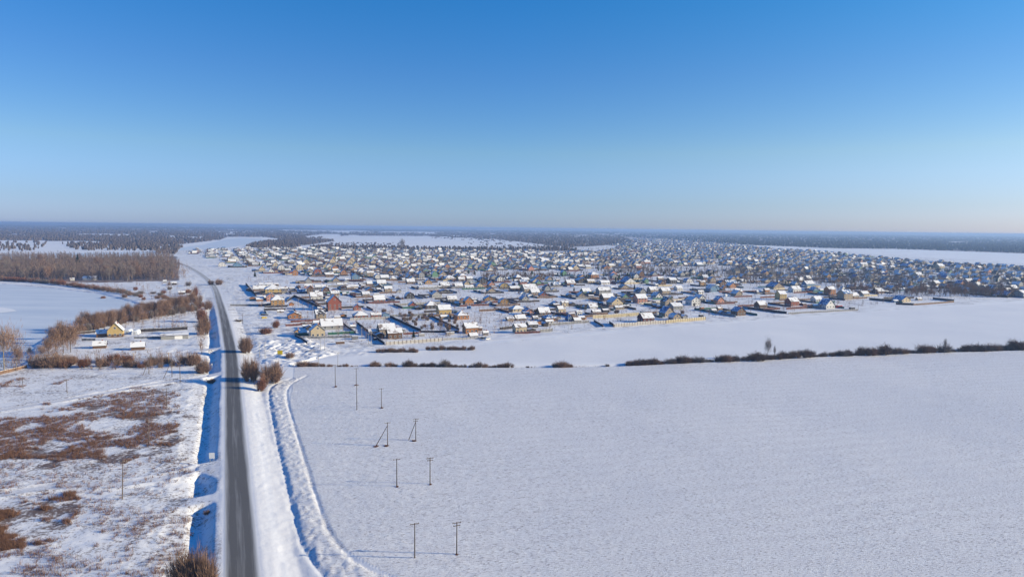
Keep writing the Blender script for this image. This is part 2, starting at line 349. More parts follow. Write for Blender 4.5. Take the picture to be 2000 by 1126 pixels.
def build_ground():
    def axis(parts):
        out = [parts[0][0]]
        for a, b_, s in parts:
            n = max(1, round((b_-a)/s)); out += list(a+(b_-a)*np.arange(1, n+1)/n)
        return np.array(out)
    def grow(a, s, k, end):
        o = []; 
        while a < end: s *= k; a += s; o.append(a)
        return o
    us = axis([(-200, 100, 12), (100, 135, 2.5), (135, 480, .95), (480, 800, 2.2), (800, 1500, 6)])
    us = np.array([-x for x in reversed(grow(200, 20, 1.5, 6000))]+list(us)+grow(1500, 8, 1.05, 40000))
    v1 = axis([(-420, -70, 3.2), (-70, -26, 1.2), (-26, 52, .55), (52, 90, 1.2), (90, 420, 3.2)])
    vs_ = np.array([-x for x in reversed(grow(420, 4, 1.06, 36000))]+list(v1)+grow(420, 4, 1.06, 36000))
    n0 = np.array((d0[1], -d0[0])); O = RW[0]-d0*np.dot(RW[0], d0)
    U, V_ = np.meshgrid(us, vs_, indexing='ij')
    X = O[0]+U*d0[0]+V_*n0[0]; Y = O[1]+U*d0[1]+V_*n0[1]
    Z = np.zeros_like(X); mask = np.zeros(X.shape+(3,), np.float32)
    PX, PY, ok = project(X, Y)
    near = (np.hypot(X, Y) < 1600)
    # gentle unevenness
    Z += np.where(near, vnoise(X/60, Y/60)*.5+vnoise(X/17, Y/17)*.2, 0)
    left = inpoly(PX, PY, [(-2000, 720), (380, 722), (432, 745), (432, 2500), (-3000, 2500)]) & ok
    Z += np.where(left, vnoise(X/3.1, Y/3.1)*.16+vnoise(X/1.4, Y/1.4)*.24, 0)
    heaps = inpoly(PX, PY, [(480, 668), (600, 662), (660, 690), (560, 715), (490, 705)]) & ok
    Z += np.where(heaps, np.abs(vnoise(X/4, Y/4))*2.6, 0)
    # road bed and ditches
    d, s, arc = seg_dist(X, Y, ROADPTS); sd_ = d*s      # + on the right side
    zr = road_z(np.hypot(X, Y)*.985)
    k = zr/1.1
    wob = vnoise(X/9, Y/9)*1.6+vnoise(X/3, Y/3)*.4
    # crossings that interrupt the left ditch
    c1, _, _ = seg_dist(X, Y, SIDE1); c2, _, _ = seg_dist(X, Y, SIDE2)
    cr = 1-np.maximum(1-smooth(3.5, 6.0, c1), (1-smooth(4.5, 8, c2)))
    for (qx, qy) in ((408, 683), (412, 590), (424, 975)):
        q = g(qx, qy); cr = np.minimum(cr, smooth(3.0, 5.5, np.abs((X-q[0])*d0[0]+(Y-q[1])*d0[1])))
    prof_l = np.interp(-sd_+np.where(sd_ < -5.3, wob*.35, 0), [0, 5.2, 6.2, 9.6, 12.0+0, 13.6, 15.0], [1.1, 1.1, .9, -1.5, -1.6, -.15, 0])
    pl2 = np.interp(-sd_+wob*.8, [0, 5.2, 6.2, 9.6, 11.2, 13.4, 19.0], [1.1, 1.1, .9, -1.6, -1.65, -.7, 0])
    pl = np.where(-sd_ > 8, pl2, prof_l); plc = np.interp(-sd_, [0, 5.2, 16, 20], [1.1, 1.0, .15, 0])
    L_ = pl*cr+plc*(1-cr)
    R_ = np.interp(sd_+np.where(sd_ > 9, wob*.9, 0), [0, 5.0, 6.5, 12.5, 14.0, 17.5, 20], [1.1, 1.05, .85, -.25, -.15, 0, 0])
    zz = np.where(sd_ < 0, L_, R_)*k
    inr = d < 20
    Z = np.where(inr, zz+Z*smooth(14, 20, d)+np.where((d > 5.0), vnoise(X/1.3, Y/1.3)*.12, 0), Z)
    Z = np.where(d < 4.9, zr*1.0, Z)
    # ruts at the shoulder
    # field and ploughed strip
    fieldm = inpoly(PX, PY, [(575, 716), (1000, 717), (1250, 714), (1450, 706), (1800, 690), (2000, 685), (3200, 620), (6000, 2600), (780, 2600), (770, 1126), (650, 1060), (600, 920), (565, 790), (572, 748)]) & ok
    field2 = inpoly(PX, PY, [(700, 700), (960, 672), (1100, 660), (1370, 635), (1800, 602), (2400, 570), (2600, 650), (2000, 676), (1600, 690), (1250, 706), (700, 708)]) & ok
    mask[..., 1] = np.where(fieldm, 1, np.where(field2, .35, 0))
    Z += np.where(fieldm & near, vnoise(X/1.6, Y/1.2)*.10, 0)
    a, sa, _ = seg_dist(X, Y, TRK_L); b_, sb, _ = seg_dist(X, Y, TRK_R); c_, sc_, _ = seg_dist(X, Y, SMT)
    poly = np.concatenate([TRK_L, TRK_R[::-1]])
    ins = inpoly(X, Y, poly)
    wj = vnoise(X/2.2, Y/2.2)
    Z += np.where(ins, .12+vnoise(X/.9, Y/.9)*.42+vnoise(X/2.3, Y/2.3)*.16, 0)
    Z -= .42*np.exp(-((a+wj*.9)/.8)**2)*(sa*0+1)
    Z -= .34*np.exp(-((b_+wj*.5)/.6)**2)
    mask[..., 1] = np.where(ins, .9, mask[..., 1])
    mask[..., 2] = np.maximum(mask[..., 2], 1-smooth(1.6, 3.2, c_))
    Z += vnoise(X/2.0, Y/2.0)*.08*(c_ < 4)
    # side tracks: scraped, with a bank thrown up on the near side
    for c, w in ((c1, 2.2), (c2, 2.0)):
        far = d > 12
        Z = np.where(far & (c < w), Z*.2+.1, Z)
        Z += np.where(far, .55*np.exp(-((c-w-1.3)/.8)**2), 0)
        mask[..., 2] = np.maximum(mask[..., 2], (1-smooth(w-.5, w+.5, c)))
    for ln in LANESW:
        c, _, _ = seg_dist(X, Y, ln); mask[..., 2] = np.maximum(mask[..., 2], (1-smooth(2.5, 4, c))*.9)
    # road shoulders
    mask[..., 2] = np.maximum(mask[..., 2], np.where(d < 7.5, .6, 0))
    # hedge ditch
    h, sh, _ = seg_dist(X, Y, HEDGE)
    Z -= 1.0*np.exp(-(h/2.6)**2)
    mask[..., 0] = np.maximum(mask[..., 0], .55*np.exp(-(h/3.5)**2))
    e, _, _ = seg_dist(X, Y, EDGE)
    mask[..., 0] = np.maximum(mask[..., 0], .26*np.exp(-((e-6)/8)**2)); Z += np.exp(-((e-6)/7)**2)*np.abs(vnoise(X/3.3, Y/3.3))*.9
    # brown scrub
    P1 = [(-900, 960), (-900, 840), (0, 835), (60, 800), (180, 775), (262, 760), (338, 756), (352, 800), (350, 862), (300, 880), (230, 900), (130, 905), (0, 908)]
    P2 = [(-900, 1090), (-900, 990), (0, 988), (90, 965), (155, 962), (150, 990), (110, 1010), (120, 1040), (70, 1080), (0, 1085)]
    nz = vnoise(X/14, Y/14)+.6*vnoise(X/5, Y/5)
    for P, w in ((P1, .44), (P2, .4)):
        ii = inpoly(PX+vnoise(X/9, Y/9)*60+vnoise(X/3, Y/3)*25, PY+vnoise(X/8+9, Y/8)*26, P) & ok
        mask[..., 0] = np.maximum(mask[..., 0], np.where(ii, np.clip(w+nz*1.0+.5*vnoise(X/1.7, Y/1.7), .2, .9), 0))
    mask[..., 0] = np.maximum(mask[..., 0], np.where(left, .47+.12*nz, .08))
    vil = inpoly(PX, PY, [(330, 490), (430, 560), (470, 680), (600, 700), (1000, 660), (1400, 630), (2100, 580), (2100, 520), (1450, 478), (1200, 468), (1100, 485)]) & ok
    mask[..., 0] = np.maximum(mask[..., 0], np.where(vil, .44+.22*nz, 0))
    l2 = inpoly(PX, PY, [(-900, 500), (345, 495), (420, 560), (425, 720), (-900, 725)]) & ok
    mask[..., 0] = np.maximum(mask[..., 0], np.where(l2, .42+.25*nz, 0))
    wood = inpoly(PX, PY, [(-900, 508), (345, 500), (350, 548), (200, 552), (0, 548), (-900, 540)]) & ok
    mask[..., 0] = np.maximum(mask[..., 0], np.where(wood, .9, 0))
    rrw = inpoly(PX, PY, [(470, 590), (600, 612), (760, 620), (1000, 640), (980, 660), (600, 700), (480, 700)]) & ok
    mask[..., 0] = np.maximum(mask[..., 0], np.where(rrw, .36+.25*nz, 0))
    Z += np.where((vil | rrw | l2) & near & (d > 12), vnoise(X/4, Y/4)*.5+vnoise(X/1.9, Y/1.9)*.2, 0)
    for FP in FORESTS: mask[..., 0] = np.maximum(mask[..., 0], np.where(inpoly(PX, PY, FP) & ok & ~clear_(PX, PY), 1.2, 0))
    hz_ = 433.2+.0118*PX; farm = ok & (PY < hz_+9) & (Y > 3000)
    mask[..., 0] = np.maximum(mask[..., 0], np.where(farm & (vnoise(X/2600, Y/5000) < .27), 1.2, 0))
    # lake bed and banks
    il = inpoly(X, Y, LAKE); dl, _, _ = seg_dist(X, Y, LAKE, True)
    Z = np.where(il, np.minimum(Z, -2.2*smooth(0, 3, dl)), Z)
    mask[..., 0] = np.where(il & (dl > 3), 0, mask[..., 0])
    Z = np.where(np.hypot(X, Y) > 1600, -.0, Z)
    nu, nv = X.shape
    V = np.stack([X, Y, Z], -1).reshape(-1, 3)
    I = np.arange(nu*nv).reshape(nu, nv)
    Fc = np.stack([I[:-1, :-1], I[:-1, 1:], I[1:, 1:], I[1:, :-1]], -1).reshape(-1, 4)
    o = link(bpy.data.objects.new('snow_ground', mesh_np('snow_ground', V, Fc, [M['ground']], attrs={'mask': mask.reshape(-1, 3)}, smooth_=True)))
    tag(o, kind='structure')
    # interpolated height for placing things near the camera
    def hz(x, y):
        p = np.array((x, y))-O; u = np.dot(p, d0); v = np.dot(p, n0)
        i = int(np.clip(np.searchsorted(us, u)-1, 0, nu-2)); j = int(np.clip(np.searchsorted(vs_, v)-1, 0, nv-2))
        fu = (u-us[i])/(us[i+1]-us[i]); fv = (v-vs_[j])/(vs_[j+1]-vs_[j])
        return float((Z[i, j]*(1-fu)+Z[i+1, j]*fu)*(1-fv)+(Z[i, j+1]*(1-fu)+Z[i+1, j+1]*fu)*fv)
    return hz
hz = build_ground()
def sheet(name, poly, z, m):
    mb = MB(); mb.face([(p[0], p[1], z) for p in poly]); o = mb.build(name, [m]); tag(o, kind='structure'); return o
sheet('frozen_lake', LAKE[::-1], -1.0, M['ice'])
sheet('frozen_river', RIVER[::-1], .12, M['ice'])
sheet('snow_spit', gpoly([(-200, 609), (0, 608.5), (20, 606.5), (33, 605), (24, 601), (0, 597.5), (-200, 592)]), -.85, M['snow'])
def ribbon(name, P, w, zf, m, nl=9, snowy=None):
    V = []; at = []; s = 0
    for i, p in enumerate(P):
        dd = P[min(i+1, len(P)-1)]-P[max(i-1, 0)]; dd = dd/np.hypot(*dd); n = np.array((dd[1], -dd[0]))
        if i: s += np.hypot(*(P[i]-P[i-1]))
        for k in range(nl):
            q = p+n*w*(k/(nl-1)-.5); dist = math.hypot(*p)
            V.append((q[0], q[1], zf(q)));  at.append((k/(nl-1), s/700, 0 if snowy is None else snowy(dist)))
    I = np.arange(len(V)).reshape(len(P), nl)
    Fc = np.stack([I[:-1, :-1], I[:-1, 1:], I[1:, 1:], I[1:, :-1]], -1).reshape(-1, 4)
    o = link(bpy.data.objects.new(name, mesh_np(name, V, Fc, [m], attrs={'mask': np.array(at)}))); tag(o, kind='structure'); return o
ribbon('asphalt_road', ROADPTS, 7.6, lambda q: float(road_z(math.hypot(*q)*.985))+.03+.12*float(smooth(500, 900, math.hypot(*q))), M['asphalt'], 9, lambda d: float(smooth(420, 1100, d)))

# ---------------------------------------------------------------- plants
def blades(P0, P1, w0, w1):
    """thin crossed-free twig triangles from P0 to P1, random facing; returns V,F"""
    P0 = np.asarray(P0); P1 = np.asarray(P1); n = len(P0); d = P1-P0
    r = nr.normal(size=(n, 3)); s = np.cross(d, r); s /= np.linalg.norm(s, axis=1, keepdims=True)+1e-9
    w0 = np.broadcast_to(np.asarray(w0, float).reshape(-1, 1), (n, 1))
    V = np.concatenate([P0-s*w0/2, P0+s*w0/2, P1], 1).reshape(-1, 3)
    return V, np.arange(3*n).reshape(n, 3)
def bush_mesh(name, n=1500, w=.05, m='tw_brown', stems=9, h=1.0, spread=1.0, top=.0):
    """unit bush: radius ~1, height ~1.6 , made of branching twigs"""
    P0 = []; P1 = []; W_ = []
    roots = []; hts = []
    for i in range(stems):
        a = nr.random()*6.28; r = nr.random()**.5*.55*spread; roots.append(np.array((math.cos(a)*r, math.sin(a)*r, 0))); hts.append(.68+.36*nr.random()*(1.1-r))
    k = 0
    while k < n:
        ri = nr.integers(stems); rt = roots[ri]
        a = nr.random()*6.28; e = nr.random()**.7
        tip = rt*1.25+np.array((math.cos(a)*e*.58*spread, math.sin(a)*e*.58*spread, (1.75*h*hts[ri]*(1-.35*e*e))*(.4+.6*nr.random())))
        f0 = nr.random()**.7*.8; mid = rt+(tip-rt)*f0; mid[2] = rt[2]+(tip[2]-rt[2])*f0**.8
        ln = .25+.35*nr.random(); q = mid+(tip-rt)*ln*.55+nr.normal(size=3)*.13
        if q[2] < 0: q[2] = .05
        P0.append(mid); P1.append(q); W_.append(w*(1.15-.6*f0)); k += 1
    for rt in roots:
        for _ in range(5):
            a = nr.random()*6.28; e = nr.random(); P0.append(rt); P1.append(rt+np.array((math.cos(a)*e*.5, math.sin(a)*e*.5, 1.1*h))); W_.append(w*1.8)
    V, Fc = blades(P0, P1, W_, 0)
    return mesh_np(name, V, Fc, [M[m]])
def crown_pts(n, cz, rx, rz, seed=0, clumps=14):
    c = nr.normal(size=(clumps, 3)); c /= np.linalg.norm(c, axis=1, keepdims=True); c *= nr.random((clumps, 1))**.4*.75
    idx = nr.integers(clumps, size=n); p = c[idx]+nr.normal(size=(n, 3))*.24
    return p*np.array((rx, rx, rz))+np.array((0, 0, cz))
def tree_meshes(name, n=1500, hgt=20, cr=4.2, w=.09, m='tw_grey', barkm='bark', cz=.62, rzf=.36):
    mb = MB(); lean = nr.normal(size=2)*.35; top = (lean[0], lean[1], hgt*.9)
    mb.tube((0, 0, -.5), (lean[0]*.4, lean[1]*.4, hgt*.45), hgt*.013, hgt*.009); mb.tube((lean[0]*.4, lean[1]*.4, hgt*.45), top, hgt*.009, hgt*.002)
    for i in range(9):
        z = hgt*(.3+.055*i); a = i*2.4; l = cr*(.9-.06*i)
        mb.tube((lean[0]*z/hgt, lean[1]*z/hgt, z), (math.cos(a)*l, math.sin(a)*l, z+l*1.1), hgt*.004, hgt*.0012, 4)
    P = crown_pts(n, hgt*cz, cr, hgt*rzf); d = P-np.array((0, 0, hgt*.25)); d /= np.linalg.norm(d, axis=1, keepdims=True)
    d = d*.5+np.array((0, 0, .55))+nr.normal(size=(n, 3))*.25
    ln = (.6+nr.random((n, 1))*1.3)*hgt/20
    V, Fc = blades(P, P+d*ln*1.3, w*(.6+.8*nr.random(n)), 0)
    keep = P[:, 2] > hgt*.1
    return mb.mesh(name+'_trunk', [M[barkm]]), mesh_np(name+'_crown', V, Fc, [M[m]])
def pine_meshes(name):
    mb = MB(); mb.tube((0, 0, -.3), (0, 0, 10), .18, .03)
    P0 = []; P1 = []; Wd = []
    for i in range(1100):
        z = 1+nr.random()**.8*9.2; r = (10.4-z)*.26*(.75+.4*nr.random()); a = nr.random()*6.28
        P0.append((math.cos(a)*r*.15, math.sin(a)*r*.15, z)); P1.append((math.cos(a)*r, math.sin(a)*r, z-.35*r+nr.normal()*.1)); Wd.append(.34)
    V, Fc = blades(P0, P1, Wd, 0)
    return mb.mesh(name+'_trunk', [M['wood']]), mesh_np(name+'_crown', V, Fc, [M['pine']])
BUSH = {k: [bush_mesh('bush_'+k, n_, w_, k2, st_) for st_ in (7, 10, 14)] for k, k2, n_, w_ in (('brown', 'tw_brown', 1500, .04), ('red', 'tw_red', 1500, .04), ('dark', 'tw_dark', 1300, .05), ('grey', 'tw_grey', 1200, .04), ('dense', 'tw_brown', 3600, .032))}
TREE = [tree_meshes('bare_tree', 1500, 20, 3.6+.4*i, .10, 'tw_grey') for i in range(4)]
TREEB = [tree_meshes('brown_tree', 2300, 12, 3.4+.4*i, .085, 'tw_brown', 'wood', .58, .4) for i in range(3)]
TREEW = [tree_meshes('wide_tree', 3200, 14, 6.0, .07, 'tw_brown', 'bark', .6, .38)]
PINE = [pine_meshes('pine')]
def bush(px, py, wpx, hpx, kind, label, group, z=None, cat='bush', loc=None):
    p = g(px, py) if loc is None else loc; s = mpp(px, py); me = rnd.choice(BUSH[kind])
    o = bpy.data.objects.new('bush', me); link(o)
    o.location = (p[0], p[1], (hz(*p) if z is None else z)-.1); o.rotation_euler = (0, 0, rnd.random()*6.28)
    o.scale = (wpx*s/2, wpx*s/2, hpx*s/1.5); return tag(o, label, cat, group)
def tree(px, py, hpx, tmpl, label, group, wide=1.0, cat='tree', name='bare_tree', loc=None, hm=None):
    p = g(px, py) if loc is None else loc
    tm, cm = rnd.choice(tmpl); nat = {id(TREE): 20, id(TREEB): 12, id(TREEW): 14, id(PINE): 10}[id(tmpl)]
    hh = hm or hpx*mpp(px, py); s = hh/nat
    e = empty(name, (p[0], p[1], hz(*p)-.1), rnd.random()*6.28); e.scale = (s*wide, s*wide, s)
    link(bpy.data.objects.new('trunk', tm), e); link(bpy.data.objects.new('crown', cm), e)
    return tag(e, label, cat, group)
ORD = ['first', 'second', 'third', 'fourth', 'fifth', 'sixth', 'seventh', 'eighth', 'ninth', 'tenth', 'eleventh', 'twelfth', 'thirteenth', 'fourteenth', 'fifteenth', 'sixteenth', 'seventeenth', 'eighteenth', 'nineteenth', 'twentieth']
def nth(i):
    if i < 20: return ORD[i]
    tens = {2: 'twenty', 3: 'thirty', 4: 'forty', 5: 'fifty', 6: 'sixty', 7: 'seventy', 8: 'eighty', 9: 'ninety'}
    k = i+1
    if k >= 100: return ('hundredth' if k == 100 else 'hundred and '+nth(k-101))
    if k % 10 == 0: return {20: 'twentieth'}.get(k, tens[k//10][:-1]+'ieth')
    return tens[k//10]+'-'+ORD[k % 10-1]
# bushes by the road
for q in ((480, 690, 36, 38, 'dense', 'round dense brown bush standing alone right of the road by the snow heaps'),
          (492, 746, 44, 54, 'dense', 'tall brown bush on right road verge, upper left of a clump of three'),
          (534, 748, 58, 44, 'dense', 'broad brown bush farthest from the road in the verge clump of three'),
          (508, 762, 30, 34, 'red', 'smallest brown bush at the near end of the verge clump of three'),
          (402, 652, 36, 40, 'dense', 'large brown bush left of the road beside the dark long fence'),
          (398, 628, 32, 36, 'red', 'russet bush left of road just beyond the large brown bush'),
          (405, 603, 24, 22, 'brown', 'small brown bush left of road at far end of verge bushes'),
          (401, 726, 36, 30, 'dense', 'round brown bush left of road in front of the white roadside post'),
          (378, 712, 36, 30, 'brown', 'grey-brown bush behind the round roadside bush on the left'),
          (414, 741, 24, 9, 'brown', 'low brown bush in the left ditch where the side track joins'),
          (350, 1150, 66, 82, 'dense', 'brown thicket bush in the near left ditch, leftmost of three at the frame bottom'),
          (380, 1150, 86, 108, 'dense', 'tallest brown bush of the thicket in the near left ditch'),
          (404, 1158, 48, 98, 'dense', 'brown bush nearest the road in the thicket at the frame bottom'),
          (404, 1000, 18, 12, 'brown', 'small brown shrub on the bank left of road near side track'),
          (515, 652, 40, 14, 'red', 'low russet shrub on snow left of the cream gabled house'),
          (538, 640, 22, 18, 'red', 'upright russet shrub left of the dark plot fences'),
          (566, 700, 22, 14, 'brown', 'small brown bush right of the yellow cabinet'),
          (412, 556, 14, 12, 'brown', 'small bush inside the road bend in the distance'),
          (428, 556, 20, 14, 'brown', 'rounded bush right of the distant road bend'),
          (382, 578, 12, 24, 'red', 'rust-red slim shrub near the small sheds left of road'),
          (465, 628, 20, 6, 'grey', 'low grey bush right of the road below the lane mouth'),
          (386, 822, 3, 3, 'brown', 'tiny weed clump in the blue-shaded left ditch')):
    bush(*q, 'bushes along the road')
# hedge between the two snow fields
hed = []
for (x0, x1, y0, y1, h0, h1, step) in ((590, 630, 713, 713, 10, 18, 10), (645, 700, 713, 713, 6, 12, 16), (732, 740, 712, 712, 12, 14, 8), (760, 775, 713, 713, 10, 14, 12), (790, 1000, 713, 714, 9, 18, 9), (1030, 1040, 714, 714, 5, 6, 9), (1085, 1120, 713, 713, 12, 20, 10), (1185, 1186, 711, 711, 14, 15, 9),
                                       (1230, 1300, 710, 709, 10, 18, 9), (1305, 1490, 708, 702, 12, 22, 9), (1495, 1640, 701, 693, 12, 20, 9.5), (1650, 1800, 693, 687, 14, 24, 9.5), (1805, 2090, 686, 677, 14, 24, 9.5)):
    x = x0
    while x <= x1: hed.append((x+rnd.uniform(-2, 2), y0+(y1-y0)*(x-x0)/(x1-x0+.01), rnd.uniform(h0, h1)*rnd.choice((.6, 1, 1, 1.15)))); x += step*rnd.uniform(.8, 1.2)
for i, (x, y, h) in enumerate(hed):
    bush(x, y+1, h*rnd.uniform(1.3, 2.0), h*.85, rnd.choice(('dark', 'dark', 'brown', 'grey')) if x > 780 else 'brown', f'{nth(i)} bush from the road in the dark hedge between the two snow fields', 'bushes of the field hedge')
tree(1499, 702, 46, TREE, 'tall thin bare tree rising from the middle of the field hedge', None, .8)
tree(1512, 701, 28, TREE, 'shorter bare sapling just right of the tall hedge tree', None, .5)
tree(1845, 690, 32, TREE, 'spindly bare tree sticking out of the hedge near the right edge', None, .5)
tree(698, 714, 4, TREEB, 'tiny sapling at the sparse left end of the hedge', None, .6)
hed = [(x, 688, rnd.uniform(8, 15)) for x in np.arange(740, 820, 8)]+[(x, 683, rnd.uniform(9, 14)) for x in np.arange(835, 925, 8)]
for i, (x, y, h) in enumerate(hed): bush(x+rnd.uniform(-2, 2), y, h*1.2, h*.8, 'brown', f'{nth(i)} bush from left in the short scrub row before the pale picket fence', 'scrub row before the picket fence')
# left: hedge by the sheds, shore trees, wood
k = 0
for x in np.arange(66, 384, 8.5):
    if 160 < x < 190 and rnd.random() < .3: continue
    h = rnd.uniform(9, 29)*(1.1 if x < 140 else .85)
    bush(x+rnd.uniform(-4, 4), 714+rnd.uniform(-7, 4), h*rnd.uniform(1.1, 1.7), h*1.0, rnd.choice(['brown', 'grey', 'brown', 'red']), f'{nth(k)} bush from left in the hedge before the two reddish sheds', 'bushes of the left hedge'); k += 1
for i, (x, y, h) in enumerate(((80, 700, 30), (96, 695, 44), (110, 692, 58), (124, 690, 66), (138, 688, 62), (100, 668, 34), (118, 660, 38), (58, 694, 20), (148, 672, 34))):
    tree(x, y, h*.92, TREEB, f'{nth(i)} bare brown tree of the clump at the lake corner', 'bare trees at the lake corner', 1.0)
tree(8, 722, 98, TREEW, 'big spreading bare tree at the left edge beside the red-brown fence', None, 1.0)
tree(33, 716, 44, TREEB, 'slim bare tree between big spreading tree and the lake corner', None, .8)
for i, t_ in enumerate(np.linspace(0, 1, 52)):
    bush(150+t_*240+rnd.uniform(-3, 3), 650-48*t_**.9+rnd.uniform(-3, 3), rnd.uniform(11, 17), rnd.uniform(12, 20), rnd.choice(['brown', 'grey', 'brown']), f'{nth(i)} bush from left under the tree belt along the near lake shore', 'undergrowth of the near lake shore')
k = 0
for t_ in np.linspace(0, 1, 44):
    x = 155+t_*235; y = 648-48*t_**.9; h = rnd.uniform(26, 36)
    tree(x+rnd.uniform(-3, 3), y+rnd.uniform(-3, 4), h, TREEB, f'{nth(k)} bare tree from left in the belt along the near lake shore', 'bare trees on the near lake shore', rnd.uniform(.8, 1.1)); k += 1
for i in range(26):
    x = rnd.uniform(195, 400); y = rnd.uniform(556, 600)
    if y > 586 and x < 320: continue
    bush(x, y, rnd.uniform(9, 20), rnd.uniform(6, 12), rnd.choice(['brown', 'grey', 'red']), 'brown bush on the rough ground between the lake and the road bend', 'bushes between lake and road bend')
for i in range(34):   # far lake bank
    t_ = i/33; x = -20+t_*285; y = 550+ (30*t_**1.8)
    bush(x, y-2, rnd.uniform(14, 22), rnd.uniform(8, 13), rnd.choice(['brown', 'grey', 'red']), f'{nth(i)} bush from left along the far lake bank', 'bushes on the far lake bank')
n = 0
while n < 110:
    x = rnd.uniform(-60, 352); y = 549-rnd.random()**1.3*36
    if x > 200 and y > 548-(x-200)*.02: continue
    if abs(x-178) < 17 and y > 541: continue
    hm = rnd.uniform(15, 22)*(1 if x < 340 else .7)
    tree(x, y, 0, TREE if rnd.random() < .75 else TREEB, 'grey-brown bare tree in the wood beyond the frozen lake', 'bare trees of the wood beyond the lake', rnd.uniform(.85, 1.15), hm=hm); n += 1
tree(152, 522, 0, PINE, 'lone dark pine standing above the bare wood beyond the lake', None, 1.3, name='pine_tree', hm=24)
def lumps(name, polys, size, m, label, hgt=(9, 13), cat='wood', mn=5.0):
    """many irregular tree crowns, each a closed ragged lump, in one mesh. polys: (photo polygon, count)"""
    pts = []
    for poly, cnt in polys:
        xs = [p[0] for p in poly]; ys = [p[1] for p in poly]; c = 0
        while c < cnt:
            X = nr.uniform(min(xs), max(xs), 4000); Y = nr.uniform(min(ys), max(ys), 4000); ok = inpoly(X, Y, poly) & ~clear_(X, Y)
            X, Y = X[ok][:cnt-c], Y[ok][:cnt-c]; pts += list(zip(X, Y)); c += len(X)
    P = np.array(pts); n = len(P)
    d = np.stack([(P[:, 0]-1000)/F, -(P[:, 1]-563)/F, -np.ones(n)], 1) @ CMn.T; tt = -H/d[:, 2]; G = np.stack([d[:, 0]*tt, d[:, 1]*tt], 1)
    mp_ = H/(P[:, 1]-(433.2+.0118*P[:, 0])); w = np.maximum(size*mp_, mn)*nr.uniform(.6, 1.4, n)*.5; h = nr.uniform(hgt[0], hgt[1], n)
    K = 6; a = np.arange(K)*2*np.pi/K; ang = a[None]+nr.uniform(0, 1, (n, 1))
    def ring(r, z):
        rr = w[:, None]*r*nr.uniform(.7, 1.3, (n, K)); return np.stack([G[:, 0:1]+np.cos(ang)*rr, G[:, 1:2]+np.sin(ang)*rr, np.broadcast_to(z, (n, K))+0*rr], 2)
    r0 = ring(.8, -np.ones((n, 1))); r1 = ring(1.0, h[:, None]*nr.uniform(.3, .6, (n, K))); r2 = ring(.62, h[:, None]*nr.uniform(.75, .95, (n, K)))
    ap = np.concatenate([G+nr.normal(size=(n, 2))*w[:, None]*.25, h[:, None]], 1)[:, None]
    V = np.concatenate([r0, r1, r2, ap], 1); nv = 3*K+1
    fs = []
    for i in range(K):
        j = (i+1) % K; fs += [(i, j, K+j), (i, K+j, K+i), (K+i, K+j, 2*K+j), (K+i, 2*K+j, 2*K+i), (2*K+i, 2*K+j, 3*K)]
    Fc = (np.arange(n)[:, None, None]*nv+np.array(fs)[None]).reshape(-1, 3)
    o = link(bpy.data.objects.new(name, mesh_np(name, V.reshape(-1, 3), Fc, [M[m]])))
    return tag(o, label, cat, None, 'stuff')
def twigmass(name, polys, m, label, hgt=(9, 13), nb=50, w=.22, rad=2.6, low=.25, cat='wood'):
    """a wood of bare trees too dense to count: every tree a cloud of upright twigs"""
    pts = []
    for poly, cnt in polys:
        xs = [p[0] for p in poly]; ys = [p[1] for p in poly]; c = 0
        while c < cnt:
            X = nr.uniform(min(xs), max(xs), 4000); Y = nr.uniform(min(ys), max(ys), 4000); ok = inpoly(X, Y, poly)
            X, Y = X[ok][:cnt-c], Y[ok][:cnt-c]; pts += list(zip(X, Y)); c += len(X)
    P = np.array(pts); n = len(P)
    d = np.stack([(P[:, 0]-1000)/F, -(P[:, 1]-563)/F, -np.ones(n)], 1) @ CMn.T; tt = -H/d[:, 2]; G = np.stack([d[:, 0]*tt, d[:, 1]*tt], 1)
    h = nr.uniform(hgt[0], hgt[1], n); G = np.repeat(G, nb, 0); hh = np.repeat(h, nb)
    z = hh*(low+(1-low)*nr.random(n*nb)**.8); e = 1-np.abs(z/hh-.6)*1.1; off = nr.normal(size=(n*nb, 2))*rad*.45*np.clip(e, .2, 1)[:, None]*(hh/hgt[1])[:, None]
    a = np.column_stack([G+off*.8, z-hh*.13]); b = np.column_stack([G+off*1.25, z+hh*.06])
    a[::9, 2] = -.5; a[::9, :2] = G[::9]+off[::9]*.3
    V, Fc = blades(a, b, w*nr.uniform(.6, 1.4, n*nb), 0)
    o = link(bpy.data.objects.new(name, mesh_np(name, V, Fc, [M[m]]))); return tag(o, label, cat, None, 'stuff')
twigmass('shore_scrub', [([(60, 700), (110, 655), (160, 640), (170, 655), (130, 690), (90, 716), (55, 716)], 90), ([(150, 640), (235, 614), (300, 606), (390, 588), (400, 610), (300, 630), (220, 640)], 170), ([(60, 708), (230, 700), (385, 696), (392, 722), (60, 722)], 110),
         ([(190, 560), (345, 552), (400, 575), (395, 592), (320, 596), (265, 580)], 90), ([(0, 548), (120, 555), (250, 578), (262, 584), (250, 572), (120, 548)], 80), ([(240, 640), (375, 636), (400, 660), (395, 700), (380, 640)], 40), ([(0, 705), (60, 700), (60, 722), (0, 726)], 20), ([(338, 505), (362, 512), (374, 528), (366, 542), (338, 546)], 110)],
         'tw_brown', 'tangled bare scrub around the frozen lake shore', (2.5, 8), 60, .11, 3.0, .0, 'scrub')
twigmass('bare_wood', [([(-60, 504), (0, 505), (60, 503), (180, 506), (325, 499), (346, 506), (335, 515), (354, 524), (330, 533), (348, 541), (320, 547), (200, 548), (-60, 546)], 2600)], 'tw_wood', 'depths of the grey-brown bare wood beyond the frozen lake', (13, 20), 46, .30, 3.2)
